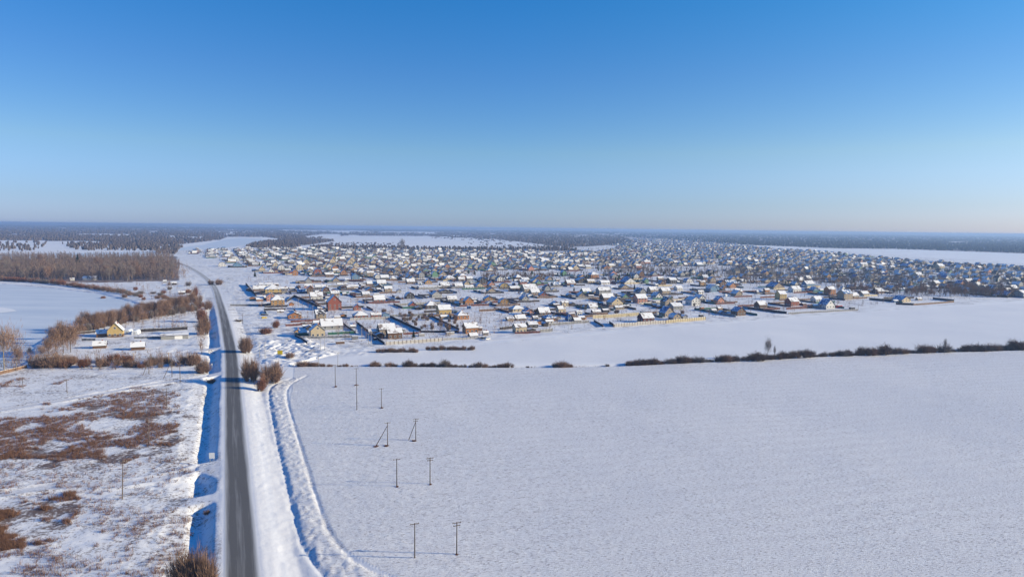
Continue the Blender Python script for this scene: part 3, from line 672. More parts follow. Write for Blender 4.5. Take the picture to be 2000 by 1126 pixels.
twigmass('grove_brush', [([(1430, 520), (1640, 512), (1760, 548), (1760, 562), (1640, 560), (1500, 560), (1420, 548)], 420), ([(1620, 565), (1960, 562), (2010, 582), (1780, 578), (1700, 575)], 240), ([(1310, 527), (1180, 529), (1180, 538), (1310, 536)], 120), ([(945, 538), (1080, 540), (1080, 545), (945, 545)], 60)],
         'tw_grey', 'thicket of bare grey trees in the right side of the village', (6, 12), 60, .22, 2.8)
lumps('distant_forest_left', [(F1, 7000), (F3, 700), (F4, 500), ([(-60, 474), (90, 472), (100, 482), (60, 490), (-60, 492)], 130), ([(120, 476), (330, 474), (360, 484), (300, 489), (150, 489)], 420), ([(300, 489), (350, 486), (345, 496), (310, 496)], 70)],
      3.6, 'far_l', 'distant bare woods across the river plain up to the hazy horizon', (8, 12))
lumps('distant_forest_right', [(F2, 5500)], 3.6, 'far_r', 'dark distant forest behind the white field on the right', (10, 15))
lumps('horizon_forest', [(F0, 6500)], 4, 'far_r', 'hazy forest along the horizon', (10, 16), 'wood', 20)
lumps('plain_thickets', [([(640, 474), (780, 474), (780, 478), (640, 479)], 60), ([(930, 470), (1080, 478), (1110, 486), (990, 484), (900, 476)], 90), ([(840, 463), (1010, 468), (1000, 473), (850, 466)], 60)],
      3.5, 'far_l', 'low thickets scattered on the distant snowy plain', (3, 6))
# clearing-rich gaps come from the counts above; scrub bands inside the village
def band(x0, x1, y0, y1, step, hm, tmpl, label, group, kind='tree'):
    k = 0; x = x0
    while x < x1:
        yy = rnd.uniform(y0, y1); q = g(x, yy)
        if kind == 'tree': tree(x, yy, 0, tmpl, label, group, rnd.uniform(.8, 1.15), hm=rnd.uniform(*hm), name='pine_tree' if tmpl is PINE else 'bare_tree')
        else: s = mpp(x, yy); bush(x, yy, rnd.uniform(*hm)*1.5/s, rnd.uniform(*hm)/s, tmpl, label, group)
        x += step*rnd.uniform(.6, 1.4)
band(945, 1085, 540, 545, 6, (5, 9), TREEB, 'dark bare tree in the scrub row behind the central snowy plots', 'scrub row trees in the central village')
band(1175, 1310, 527, 538, 6, (5, 9), TREEB, 'bare brown tree in the thicket before the right-centre back streets', 'thicket trees right of village centre')
band(945, 1300, 538, 544, 38, (5, 8), PINE, 'small dark spruce in the scrub row of the central village', 'small spruces in the scrub row')
for y0, y1, x0, x1, st_ in ((548, 560, 1440, 1760, 9), (530, 548, 1420, 1640, 8), (518, 530, 1450, 1640, 13), (565, 578, 1620, 1960, 9), (545, 565, 1640, 1830, 9), (575, 580, 1780, 2010, 9)):
    band(x0, x1, y0, y1, st_, (8, 13), TREEB if y0 > 560 else TREE, 'tall grey bare tree of the grove running through the right side of the village', 'grove trees in the right side of the village')
for i, (x, y, h) in enumerate(((1371, 538, 10), (1393, 536, 10), (1380, 537, 7), (1492, 536, 8), (559, 497, 14), (498, 541, 10), (702, 493, 12), (626, 494, 12), (715, 494, 11), (540, 505, 10), (1239, 566, 8), (1121, 568, 6), (950, 541, 8), (808, 660, 6))):
    tree(x, y, 0, PINE, 'dark spruce standing among the village houses', 'spruces among the village houses', 1.2, name='spruce_tree', hm=h)
tree(786, 492, 0, TREE, 'very tall dark tree above the far edge of the village before the plain', None, .9, hm=46)
for x, y, w_, h_, k_ in ((1053, 610, 60, 9, 'brown'), (1070, 613, 20, 10, 'brown'), (776, 584, 14, 7, 'brown'), (786, 585, 12, 6, 'brown'), (750, 610, 24, 10, 'brown'), (800, 614, 20, 10, 'brown'), (1312, 609, 16, 10, 'brown'), (1356, 598, 9, 9, 'dark'), (1332, 612, 20, 9, 'brown'), (1204, 612, 30, 9, 'dark'), (1225, 617, 20, 6, 'brown')):
    bush(x, y, w_*.5, h_, k_, 'brown garden bush on a snowy plot in the front of the village', 'garden bushes on the front plots')
for i in range(46):   # overgrown plot between the fences
    u, v = rnd.random(), rnd.random(); x = 800+u*105+v*(-20); y = 644-v*28+u*4
    if x > 900: continue
    bush(x, y, 8, 9, rnd.choice(['brown', 'grey']), 'tall dry bush in the overgrown fenced plot left of the log house', 'bushes of the overgrown fenced plot')
# dry weeds on the left meadow ------------------------------------
def weeds(name, polys, label):
    P0 = []; P1 = []; Wd = []
    for poly, cnt, dens in polys:
        xs = [p[0] for p in poly]; ys = [p[1] for p in poly]; c = 0
        while c < cnt:
            x = nr.uniform(min(xs), max(xs)); y = nr.uniform(min(ys), max(ys))
            if nr.random() > ((y-430)/600)**-1*.25: pass
            q = g(x, y); qa, qb = q[:1], q[1:]
            if not inpoly(x+vnoise(qa/9, qb/9)*60+vnoise(qa/3, qb/3)*25, y+vnoise(qa/8+9, qb/8)*26, poly)[0]: continue
            nz = float(vnoise(q[:1]/9, q[1:]/9)[0]+.6*vnoise(q[:1]/3.5, q[1:]/3.5)[0])
            if nz+.55*float(vnoise(q[:1]/1.6, q[1:]/1.6)[0]) < -dens*nr.random()+.08: continue
            z = hz(*q); c += 1; s = nr.uniform(.5, 1.2); n = 12
            o = nr.normal(size=(n, 2))*.55*s
            a = np.concatenate([q+o*.5, np.full((n, 1), z-.05)], 1)
            b = np.concatenate([q+o*1.1, z+nr.uniform(.45, 1.5, (n, 1))*s], 1)
            P0.append(a); P1.append(b); Wd.append(np.full(n, .07))
    V, Fc = blades(np.concatenate(P0), np.concatenate(P1), np.concatenate(Wd), 0)
    o = link(bpy.data.objects.new(name, mesh_np(name, V, Fc, [M['weed']]))); tag(o, label, 'weeds', None, 'stuff')
weeds('dry_weeds', [([(-40, 905), (-40, 835), (60, 800), (180, 775), (262, 760), (338, 756), (352, 800), (350, 862), (300, 880), (230, 900), (130, 905)], 6500, .12),
                    ([(-40, 1075), (-40, 985), (90, 965), (155, 960), (150, 990), (110, 1010), (120, 1040), (70, 1080)], 2000, .15),
                    ([(-40, 1126), (-40, 905), (230, 900), (390, 880), (380, 1126)], 1300, .3), ([(0, 755), (0, 745), (70, 738), (75, 744)], 120, .5), ([(100, 752), (150, 738), (150, 745)], 40, .5)],
      'rust-brown dry weeds covering the left meadow')
# ---------------------------------------------------------------- houses
def gable_profile(w, wh, rh, kind):
    if kind == 'g': return [(-w/2, wh), (-w*.36, wh+rh*.62), (0, wh+rh), (w*.36, wh+rh*.62), (w/2, wh)]
    if kind == 'l': return [(-w/2, wh+rh), (w/2, wh)]
    return [(-w/2, wh), (0, wh+rh), (w/2, wh)]
WIN = {}
def window_mesh(wd, h):
    k = (round(wd, 1), round(h, 1))
    if k not in WIN:
        mb = MB(); mb.box(-wd/2-.12, wd/2+.12, -.06, .0, -h/2-.12, h/2+.12, 0); me = mb.mesh('window', [M['frame']])
        mb = MB(); mb.box(-wd/2, -.04, -.09, -.062, -h/2, h/2, 0); mb.box(.04, wd/2, -.09, -.062, -h/2, h/2, 0); WIN[k] = (me, mb.mesh('pane', [M['glass']]))
    return WIN[k]
CHIM = None
def chimney(parent, x, y, z):
    global CHIM
    if CHIM is None:
        mb = MB(); mb.box(-.35, .35, -.35, .35, -1.2, 1.1, 0); mb.box(-.45, .45, -.45, .45, 1.1, 1.25, 0, 1); CHIM = mb.mesh('chimney', [M['brick'], M['snow']])
    o = link(bpy.data.objects.new('chimney', CHIM), parent); o.location = (x, y, z)
NAMEW = {'cream': 'cream-walled', 'yellow': 'yellow-walled', 'ochre': 'ochre-walled', 'orange': 'orange wooden', 'brick': 'red brick', 'pink': 'pinkish', 'tan': 'tan', 'brown': 'brown timber', 'grey': 'grey-walled', 'white': 'white-walled', 'green': 'green-walled', 'blue': 'blue-walled', 'dark': 'dark', 'maroon': 'dark red'}
NAMER = {'s': 'snow-covered', 'b': 'blue metal', 'd': 'dark metal', 'r': 'red metal', 'n': 'green metal', 'w': 'brown metal'}
RM = {'s': 'r_snow', 'b': 'r_blue', 'd': 'r_dark', 'r': 'r_red', 'n': 'r_green', 'w': 'r_brown'}
HOUSES = []
def house(loc, w, d, wh, rh, kind, wall, roof='s', rot=0.0, name='house', cat='house', label=None, group=None, windows=True, big=True, z=None, chim=True, side=None):
    z = hz(*loc) if z is None else z
    e = empty(name, (loc[0], loc[1], z), ROT+rot)
    wm = M[wall]; o_ = .45; th = .28
    # body, built with y from -d/2 (front) to d/2
    mb = MB()
    if kind == 'h':
        mb.box(-w/2, w/2, -d/2, d/2, -.4, wh)
    elif kind == 's':
        pr = [(-d/2, -.4), (d/2, -.4), (d/2, wh), (0, wh+rh), (-d/2, wh)]; mb.prism(pr, -w/2, w/2, axis='x')
    else:
        pf = gable_profile(w, wh, rh, kind); mb.prism([(-w/2, -.4), (w/2, -.4)]+pf[::-1], -d/2, d/2)
    mb.build('wall', [wm], e)
    mb = MB()
    if kind == 'h':
        r = max(0.0, (w-d)/2) ; x0, x1, y0, y1 = -w/2-o_, w/2+o_, -d/2-o_, d/2+o_
        rx = max(.3, (w-d)/2 if w > d else .3); ry = max(.3, (d-w)/2 if d > w else .3); zt = wh+rh; ze = wh-.02
        e0 = [(x0, y0, ze), (x1, y0, ze), (x1, y1, ze), (x0, y1, ze)]; e1 = [(a, b, ze+th) for a, b, c in e0]; tp = [(-rx, -ry, zt), (rx, -ry, zt), (rx, ry, zt), (-rx, ry, zt)]
        mb.face(e0[::-1], 1)
        for i in range(4):
            j = (i+1) % 4; mb.face([e0[i], e0[j], e1[j], e1[i]], 1); mb.face([e1[i], e1[j], tp[j], tp[i]], 0)
        mb.face(tp, 0)
    else:
        ww = d if kind == 's' else w
        pf = gable_profile(ww, wh, rh, 'f' if kind == 's' else kind)
        a0 = pf[0]; a1 = pf[1]; k0 = (a1[1]-a0[1])/(a1[0]-a0[0]); b0 = pf[-1]; b1 = pf[-2]; k1 = (b1[1]-b0[1])/(b1[0]-b0[0])
        low = [(a0[0]-o_, a0[1]-k0*o_)]+pf[1:-1]+[(b0[0]+o_, b0[1]+k1*o_)]
        low = [(x, z_+.012) for x, z_ in low]; up = [(x, z_+th) for x, z_ in low]
        prof = low+up[::-1]; nlow = len(low)-1
        ms = [1]*nlow+[1]+[0]*nlow+[1]
        ln = (w if kind == 's' else d)/2+o_
        mb.prism(prof, -ln, ln, 1, 'x' if kind == 's' else 'y', ms)
    mb.build('roof', [M[RM[roof]], M['eave']], e)
    if windows and big:
        fl = max(1, min(3, round(wh/3.0)))
        for f in range(fl):
            zc = 1.7+f*2.8
            if zc+.8 > wh and f > 0: break
            if zc+.7 > wh: zc = wh*.55
            n = 2 if w < 9 else 3
            hh_ = min(1.5, wh*.5)
            for i in range(n):
                a, p = window_mesh(1.2, hh_)
                o = link(bpy.data.objects.new('window', a), e); o.location = (-w/2+w*(i+.5)/n, -d/2-.004, zc)
                link(bpy.data.objects.new('pane', p), o)
            if f == 0 or rnd.random() < .6:
                a, p = window_mesh(1.1, hh_)
                for yy in (-d*.22, d*.22):
                    o = link(bpy.data.objects.new('window', a), e); o.location = (-w/2-.004, yy, zc); o.rotation_euler = (0, 0, -math.pi/2); link(bpy.data.objects.new('pane', p), o)
        if kind in 'fg' and rh > 3:
            a, p = window_mesh(1.2, 1.3); o = link(bpy.data.objects.new('window', a), e); o.location = (0, -d/2-.004, wh+rh*.35); link(bpy.data.objects.new('pane', p), o)
    if chim and big: chimney(e, w*.12 if kind != 's' else w*.2, d*.1, wh+rh*(.86 if kind == 's' else .8))
    KN = {'f': 'gable', 's': 'long-eaved', 'h': 'hipped', 'g': 'mansard', 'l': 'lean-to'}[kind]
    e['_d'] = 0
    HOUSES.append(dict(o=e, x=loc[0], y=loc[1], wall=wall, roof=roof, kn=KN, st='two-storey' if wh > 5.2 else 'low', label=label, group=group, cat=cat, name=name, r=max(w, d)/2))
    del e['_d']
    return e
def hp(px, py, wpx, whpx, rhpx, kind, wall, roof='s', label=None, dk=.85, rot=0, **kw):
    s = mpp(px, py); w = wpx*s/(1.0 if kind != 's' else 1.0); wh = max(1.8, whpx*s*.92); rh = rhpx*s*.95
    w = max(2.2, w*.96); d = w*dk
    if kind == 's': d = min(w*.8, max(5, rhpx*s*1.5+3)) if rhpx > 4 else w*.5; rh = max(1.0, min(rh, d*.42)) ; wh = whpx*s*.92
    p = g(px, py)
    c, s_ = math.cos(ROT+rot), math.sin(ROT+rot); loc = (p[0]-s_*d/2, p[1]+c*d/2)
    return house(loc, w, d, wh, rh, kind, wall, roof, rot, label=label, **kw)
T_ = '''
543 598 26 13 10 h ochre s|ochre pyramid-roofed house with dark vertical strips, nearest the road bend
530 588 18 11 6 f pink s|pinkish house right behind the ochre pyramid-roofed house
534 574 31 10 9 h yellow s|wide yellow hip-roofed house in the dark-fenced yard right of the road
654 605 27 17 14 f brick s|tall red brick gable house with white windows above the blue lane
619 586 24 8 9 s white s|white house with snowy front roof behind the dark lane fence
576 622 26 7 6 f orange s|low orange wooden bathhouse behind the dark-red fence
621 658 28 15 12 f cream s|cream gabled house in the dark green fenced plot, nearest the frame bottom
649 643 42 8 14 s grey s|grey long-roofed house joined behind the cream gabled house
582 652 13 5 4 f ochre s|tiny ochre gabled hut left of the cream gabled house
706 622 28 6 9 h brick s|red brick hipped bungalow behind the wire fence
735 620 20 6 4 s brick s|flat-looking red annex right of the red brick hipped bungalow
698 606 14 6 6 f brick s|small red gabled shed right of the tall red brick house
757 653 32 12 10 s tan s|tan house with broad snowy roof behind the brown-ochre house
772 661 29 13 8 s brown s|brown and ochre house at the end of the picket-fenced plot
606 574 12 12 5 f brown s|narrow brown house beyond the dark lane fence
550 529 14 7 6 g white s|white mansard-roofed house at the left of the colourful far row
512 530 12 6 6 f cream s|cream gable house leftmost in the colourful far row
538 522 11 6 6 f cream s|
530 533 10 5 6 f white s|
585 527 13 7 5 g cream s|cream mansard house in the middle of the colourful far row
577 538 10 9 5 f orange s|
621 537 15 8 5 g brick s|
644 541 16 6 4 s brown s|
672 538 13 7 6 f orange s|
655 529 13 6 5 g orange s|
684 517 12 6 6 f cream s|
650 515 12 5 6 g cream s|
598 516 12 6 5 f cream s|
696 522 11 6 5 f cream s|
459 509 16 4 6 g white s|white round-roofed building near the far road bend
434 520 14 4 5 g white s|
464 522 17 5 6 f blue d|
568 525 8 5 5 f white s|
724 541 14 10 4 s tan s|tall tan house standing alone above the snowy centre-left plots
752 546 16 5 5 s grey s|
768 547 13 3 6 h cream s|
746 557 18 5 7 s white s|
726 557 18 4 5 s brown s|
803 554 16 5 7 s brown s|
800 542 12 6 5 f ochre s|
824 543 11 9 5 f grey s|
850 541 12 7 6 g green s|
776 530 12 6 5 f tan s|
793 517 9 5 5 f yellow s|
782 517 9 5 5 f cream s|
854 525 12 6 4 h orange s|
874 525 11 6 5 f orange s|
742 517 11 6 4 h white s|
688 512 12 6 6 f cream s|
652 509 10 5 5 f yellow s|
844 514 8 4 5 f orange s|
828 506 8 5 5 f white s|
858 507 9 4 5 f yellow s|
925 521 10 6 5 f cream s|
902 525 11 5 5 f white s|
864 547 11 4 5 f orange s|
880 548 22 5 6 h cream s|
918 548 12 5 7 s grey s|
902 549 13 5 5 s tan s|
917 596 18 10 8 f orange s|small bright orange gable house on the open snowy plots
884 588 19 5 6 s tan s|
807 600 15 5 6 f brick s|dark red small gable house between two dark fences in the centre
870 615 26 12 9 s yellow s|two-level yellow house standing on a white yard left of the overgrown plot
922 651 27 12 10 s orange s|log house with broad snowy roof beside the overgrown fenced plot
926 658 16 3 5 s brown s|low snow-roofed porch shed before the log house
949 655 11 6 1 s brown s|small brown box shed right of the log house
1018 650 24 13 6 s cream s|cream house with one dark window behind the dark-red fence
1042 640 20 7 5 s dark s|dark shed right behind the cream front-row house
1074 632 16 5 3 s white s|
1078 627 26 6 7 h orange b|orange house with blue hipped roof in the front centre rows
1018 625 22 4 7 s brown s|
1013 609 26 6 8 h cream s|cream pyramid-roofed bungalow in the front centre rows
1034 614 20 5 7 f pink b|pink gable house with blue roof right of the cream pyramid-roofed bungalow
1006 567 20 5 4 s brown s|
1037 569 29 6 10 s tan s|large tan house with wide snowy roof, centre of the village
870 562 18 5 6 s tan s|
759 571 15 8 5 s tan s|
724 570 16 4 5 f brown s|
834 564 32 4 2 s white s|long low pale building with dark windows
897 562 16 4 6 s tan s|
917 564 18 4 3 s white s|
938 562 15 5 5 f cream s|
961 559 14 4 6 f pink s|
870 572 20 4 3 f dark b|
1053 556 10 5 5 f green s|
1116 557 18 5 6 s orange s|
1162 544 18 8 6 h orange s|orange two-storey hipped house before the thicket
1137 553 18 6 5 f dark s|
1155 553 16 5 3 s cream s|
1183 555 20 4 4 s white s|
1232 554 26 4 8 f white b|
1263 553 10 6 5 f green s|
1291 549 13 7 4 s tan s|
1147 574 18 6 7 s green s|pale green house with broad snowy roof in the centre-right rows
1182 576 28 10 6 s grey s|large blue-grey house with dark left side in the centre-right rows
1251 574 16 5 8 f white b|
1278 573 18 8 6 s tan s|
1302 575 20 8 6 s tan s|
1328 568 14 6 5 s white s|
1373 558 12 9 4 s ochre s|
1394 570 17 8 5 g blue s|
1370 574 13 5 4 s white s|
1190 588 26 8 8 s brown s|
1206 597 26 8 10 f cream s|cream gable house with blue shaded roof before the dark brown one
1211 604 20 5 3 s tan s|
1255 592 23 11 9 s pink s|pinkish brick house with steep snowy roof and very dark left side
1222 583 12 5 5 f green s|
1160 602 18 3 8 s white s|
1166 612 18 4 4 s brown s|
1098 611 16 9 6 s cream s|
1104 598 14 8 3 s cream s|
1087 597 16 4 5 f brown s|
1132 617 12 9 2 s white s|
1115 627 14 4 8 f blue b|
1129 628 15 3 8 s brown s|
1267 629 27 9 9 s maroon s|dark red barn-like house behind the picket fence at the front
1308 618 24 8 12 f tan b|tan gable house with blue roof at the end of the cream fence
1323 625 20 7 7 g tan s|tan mansard-ended annex right behind the cream fence
1448 616 22 9 8 f brown b|brown square hut with blue shaded roof standing free at the field edge
1407 609 10 8 2 s ochre s|tiny ochre cabin standing free left of the brown square hut
1491 603 20 9 7 s brown s|brown front-row house with dark left side above the dark long fence
1408 592 16 7 7 f pink b|
1444 574 15 6 7 s ochre s|
1483 573 12 4 4 s brick s|
1499 573 12 8 3 s orange s|
1530 585 18 12 7 s yellow s|tall yellow house with dark left side in the right front rows
1521 564 26 5 8 f tan b|
1557 571 22 7 6 s white s|
1583 560 22 7 6 s blue s|
1594 569 14 4 6 f blue b|
1553 597 22 10 9 s brick s|dark red two-storey house with snowy roof at the right front
1600 590 18 6 6 s white s|
1622 602 24 8 11 f white b|white gable house with large blue roof at the field edge
1626 576 18 12 8 s orange s|tall orange and white house with very dark left side
1657 585 24 13 8 s tan b|big tan two-storey house with blue left roof at the right front
1672 582 18 5 6 s cream s|
1692 577 18 4 5 s tan s|
1397 568 20 7 6 g blue s|
1430 557 26 5 6 s maroon b|
1463 538 10 5 5 f cream s|
1368 520 14 4 6 s blue s|
1426 516 12 5 3 s yellow s|
1721 573 19 5 6 s brown s|dark brown house with snowy roof alone before the grove
1770 590 26 5 7 f cream b|cream gable house with long blue roof right at the field edge
1797 586 12 3 4 s tan s|
1798 543 16 6 7 s cream s|
1880 559 14 6 6 f orange b|
1912 552 11 6 4 f brick s|
1896 553 18 4 5 s pink s|
1934 568 20 5 7 s grey s|
1950 578 10 7 4 f cream s|
1974 580 26 5 7 f brown b|
1984 566 18 4 6 s brown s|
1994 562 16 8 5 g grey s|
1878 529 12 7 6 f cream s|
1689 521 18 6 3 s white s|
1720 521 17 4 2 s cream s|
1744 525 11 5 4 s white s|
1840 525 16 6 6 s cream s|
1778 523 20 4 5 f tan b|
1851 544 20 6 5 f blue b|
1832 557 14 5 5 s brown s|
1933 534 11 5 5 f pink s|
1996 539 9 6 4 f white s|
1619 546 10 9 4 f ochre s|
506 567 22 4 6 s grey s|grey house with broad snowy roof in the dark-fenced yard nearest the road bend
520 559 26 4 3 s white s|
512 585 16 4 4 s brown s|
555 567 14 4 4 s dark s|
590 573 18 4 5 s dark b|
603 562 16 4 4 s pink s|
628 564 24 4 4 s grey s|
655 577 16 5 5 s tan s|
642 592 14 4 3 s brown s|
668 559 18 4 3 s white s|
691 562 20 3 3 s cream s|
548 610 12 3 3 s brown s|
600 640 16 3 3 s dark s|
690 640 10 4 3 s dark s|
1265 515 14 4 4 s pink s|
1248 524 13 6 3 s pink s|
1038 529 12 6 5 f pink b|
1125 528 14 6 6 f cream s|
1186 525 14 4 3 f orange b|
996 512 9 5 5 f orange s|
1022 512 9 4 5 f white s|
1066 512 16 4 5 s tan s|
963 520 12 6 4 f green n|
925 502 12 5 3 s white s|
960 525 10 5 6 f tan s|
'''
for ln in T_.strip().split('\n'):
    a, lab = ln.split('|'); f = a.split(); px, py, w, wh, rh = map(float, f[:5])
    sm = w*mpp(px, py) < 5
    hp(px, py, w, wh, rh, f[5], f[6], f[7], lab or None, name='shed' if sm else 'house', cat='shed' if sm else 'house')
# left bank buildings
e = hp(225, 658, 28, 14, 16, 'f', 'yellow', 's', 'steep-gabled yellow house with dark brown lower storey left of the road')
s_ = mpp(225, 658); w_ = 28*s_*.96; mb = MB(); mb.box(-w_/2-.03, w_/2+.03, -w_*.425-.03, w_*.425+.03, -.3, 14*s_*.92*.42); mb.build('lower_wall', [M['brown']], e)
hp(199, 658, 20, 8, 8, 's', 'brown', 's', 'snow-roofed garage with dark openings joined left of the yellow steep-gabled house', windows=False, name='garage', cat='garage')
hp(194, 680, 23, 6, 9, 's', 'brown', 's', 'left one of two reddish-brown snow-roofed sheds before the yellow house', windows=False, name='shed', cat='shed')
hp(269, 684, 24, 7, 9, 's', 'brown', 's', 'right one of two reddish-brown snow-roofed sheds before the yellow house', windows=False, name='shed', cat='shed')
e = hp(341, 661, 50, 8, 3, 's', 'grey', 's', 'long low grey shed with a pale door left of the road', windows=False, chim=False, name='shed', cat='shed')
mb = MB(); mb.box(0, 5, -.06, 0, 0, 2.4); o = mb.build('door', [M['frame']], e); o.location = (0, -min(50*mpp(341, 661)*.48, 50)/1.0, 0)
e['_x'] = 1; del e['_x']
dims = [c for c in e.children if c.name.startswith('wall')][0]; o.location.y = min(v.co.y for v in dims.data.vertices)-.004
hp(175, 547, 24, 4, 4, 's', 'white', 's', 'white snow-roofed boathouse before the bare wood beyond the lake', windows=False, name='boathouse', cat='boathouse')
for i, (x, y, w, c) in enumerate(((355, 574, 12, 'dark'), (368, 570, 9, 'brown'), (340, 556, 9, 'dark'), (322, 552, 6, 'grey'), (141, 548, 7, 'white'), (372, 579, 8, 'dark'))):
    hp(x, y, w, 4, 3, 's', c, 's', f'small {NAMEW[c].replace("-walled", "")} hut, {nth(i)} of the scattered huts left of the road bend', windows=False, name='hut', cat='hut', chim=False)
base_h = [h for h in HOUSES if h['cat'] == 'house']
for h in base_h:
    for k_ in range(2):
        if rnd.random() < .52:
            p = np.array((h['x'], h['y']))+A*rnd.choice((-1, 1))*(h['r']+rnd.uniform(4, 9))+B*rnd.uniform(-4, 12)
            if project(p[0], p[1])[0] < 440 or min(math.hypot(q['x']-p[0], q['y']-p[1])-q['r'] for q in HOUSES) < 3.2: continue
            house((p[0], p[1]), rnd.uniform(3.5, 7), rnd.uniform(3, 5), rnd.uniform(1.9, 2.6), rnd.uniform(.7, 1.5), rnd.choice('sffs'), rnd.choice(('brown', 'grey', 'dark', 'tan', 'brown', 'orange', 'blue')), 's', 0, name='shed', cat='shed', windows=False, chim=False)
# ---- village fill on the street grid
VIL = [(352, 490), (410, 487), (470, 484.5), (560, 484), (760, 487), (900, 489), (1060, 490), (1190, 481), (1215, 472), (1240, 466), (1330, 466), (1420, 473), (1450, 480), (1600, 492), (1750, 506), (1870, 514), (2060, 525), (2060, 580), (1900, 580), (1700, 556), (1500, 556), (1400, 552), (1300, 554), (1080, 552), (960, 553), (800, 548), (700, 541), (560, 538), (505, 522), (430, 510), (400, 500)]
GAP = [[(1120, 526), (1420, 518), (1440, 528), (1200, 538), (1120, 538)], [(930, 528), (1040, 532), (1120, 545), (930, 545)], [(1010, 487), (1210, 479), (1200, 487), (1080, 495)], [(900, 530), (1130, 529), (1130, 536), (900, 536)]]
FRONT = [(480, 545), (1500, 552), (2000, 578), (1700, 596), (1400, 620), (1100, 644), (960, 656), (760, 668), (600, 660), (560, 610), (500, 600)]
occ = [(h['x'], h['y']) for h in HOUSES]
cand = []
o0 = g(1000, 640)
wcol = ['cream']*4+['tan']*5+['brown']*6+['grey']*7+['white']*5+['orange']*1+['brick']*1+['dark']*3+['green', 'blue', 'blue', 'yellow', 'ochre', 'pink', 'dark', 'maroon']
for i in range(-32, 46):
    for j in range(-60, 170):
        for sd2 in (-1, 1):
            u = i*78+sd2*19+rnd.uniform(-4, 4); v = j*31+rnd.uniform(-6, 6); p = o0+A*u+B*v
            if p[1] < 200: continue
            px, py, ok = project(p[0], p[1])
            inf = inpoly(np.array([float(px)]), np.array([float(py)]), FRONT)[0] and rnd.random() < ((.45 if py < 595 else .28) if py < float(np.interp(px, [480, 700, 960, 1100, 1400, 1700, 2000], [640, 648, 632, 624, 598, 575, 562])) and px > 590 else 0)
            if not (inf or inpoly(np.array([float(px)]), np.array([float(py)]), VIL)[0]): continue
            if any(inpoly(np.array([float(px)]), np.array([float(py)]), q)[0] for q in GAP): continue
            if rnd.random() < (.38 if px > 1150 else .22): continue
            cand.append((float(np.hypot(*p)), p, float(px), float(py), sd2))
cand.sort(key=lambda c: c[0]); nfree = 300-sum(h['name'] == 'house' for h in HOUSES)
occa = np.array(occ)
FAR = dict(v=[], f=[], c=[])
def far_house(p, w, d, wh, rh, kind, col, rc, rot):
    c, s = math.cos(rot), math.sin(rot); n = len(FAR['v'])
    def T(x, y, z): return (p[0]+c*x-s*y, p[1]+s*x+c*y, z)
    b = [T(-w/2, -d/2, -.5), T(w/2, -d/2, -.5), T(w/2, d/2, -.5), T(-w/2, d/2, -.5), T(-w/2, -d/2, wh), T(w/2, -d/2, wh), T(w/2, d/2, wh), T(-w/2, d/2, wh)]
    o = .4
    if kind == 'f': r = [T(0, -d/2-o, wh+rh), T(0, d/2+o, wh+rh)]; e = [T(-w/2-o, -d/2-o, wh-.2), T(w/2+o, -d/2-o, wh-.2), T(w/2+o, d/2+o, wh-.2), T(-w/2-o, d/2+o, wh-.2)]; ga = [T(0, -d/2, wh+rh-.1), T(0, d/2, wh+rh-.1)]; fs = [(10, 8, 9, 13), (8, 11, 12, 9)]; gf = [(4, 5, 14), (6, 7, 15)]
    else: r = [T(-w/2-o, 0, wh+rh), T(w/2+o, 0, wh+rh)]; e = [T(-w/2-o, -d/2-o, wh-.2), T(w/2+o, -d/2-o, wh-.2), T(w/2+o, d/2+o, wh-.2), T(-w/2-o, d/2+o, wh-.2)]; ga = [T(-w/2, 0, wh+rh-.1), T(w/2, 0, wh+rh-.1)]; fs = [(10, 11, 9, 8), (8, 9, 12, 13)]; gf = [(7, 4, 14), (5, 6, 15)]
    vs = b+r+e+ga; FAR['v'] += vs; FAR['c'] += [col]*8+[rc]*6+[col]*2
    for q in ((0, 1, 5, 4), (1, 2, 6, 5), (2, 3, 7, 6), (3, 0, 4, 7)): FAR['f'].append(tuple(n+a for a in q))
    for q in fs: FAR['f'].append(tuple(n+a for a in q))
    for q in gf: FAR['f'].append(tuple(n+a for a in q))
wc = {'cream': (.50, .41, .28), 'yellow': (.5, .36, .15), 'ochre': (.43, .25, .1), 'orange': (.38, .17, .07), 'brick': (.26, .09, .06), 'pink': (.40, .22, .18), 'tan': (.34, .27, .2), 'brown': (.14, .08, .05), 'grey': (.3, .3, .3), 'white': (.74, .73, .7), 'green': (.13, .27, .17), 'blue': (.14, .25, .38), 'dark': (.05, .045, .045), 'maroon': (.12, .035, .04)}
nind = 0
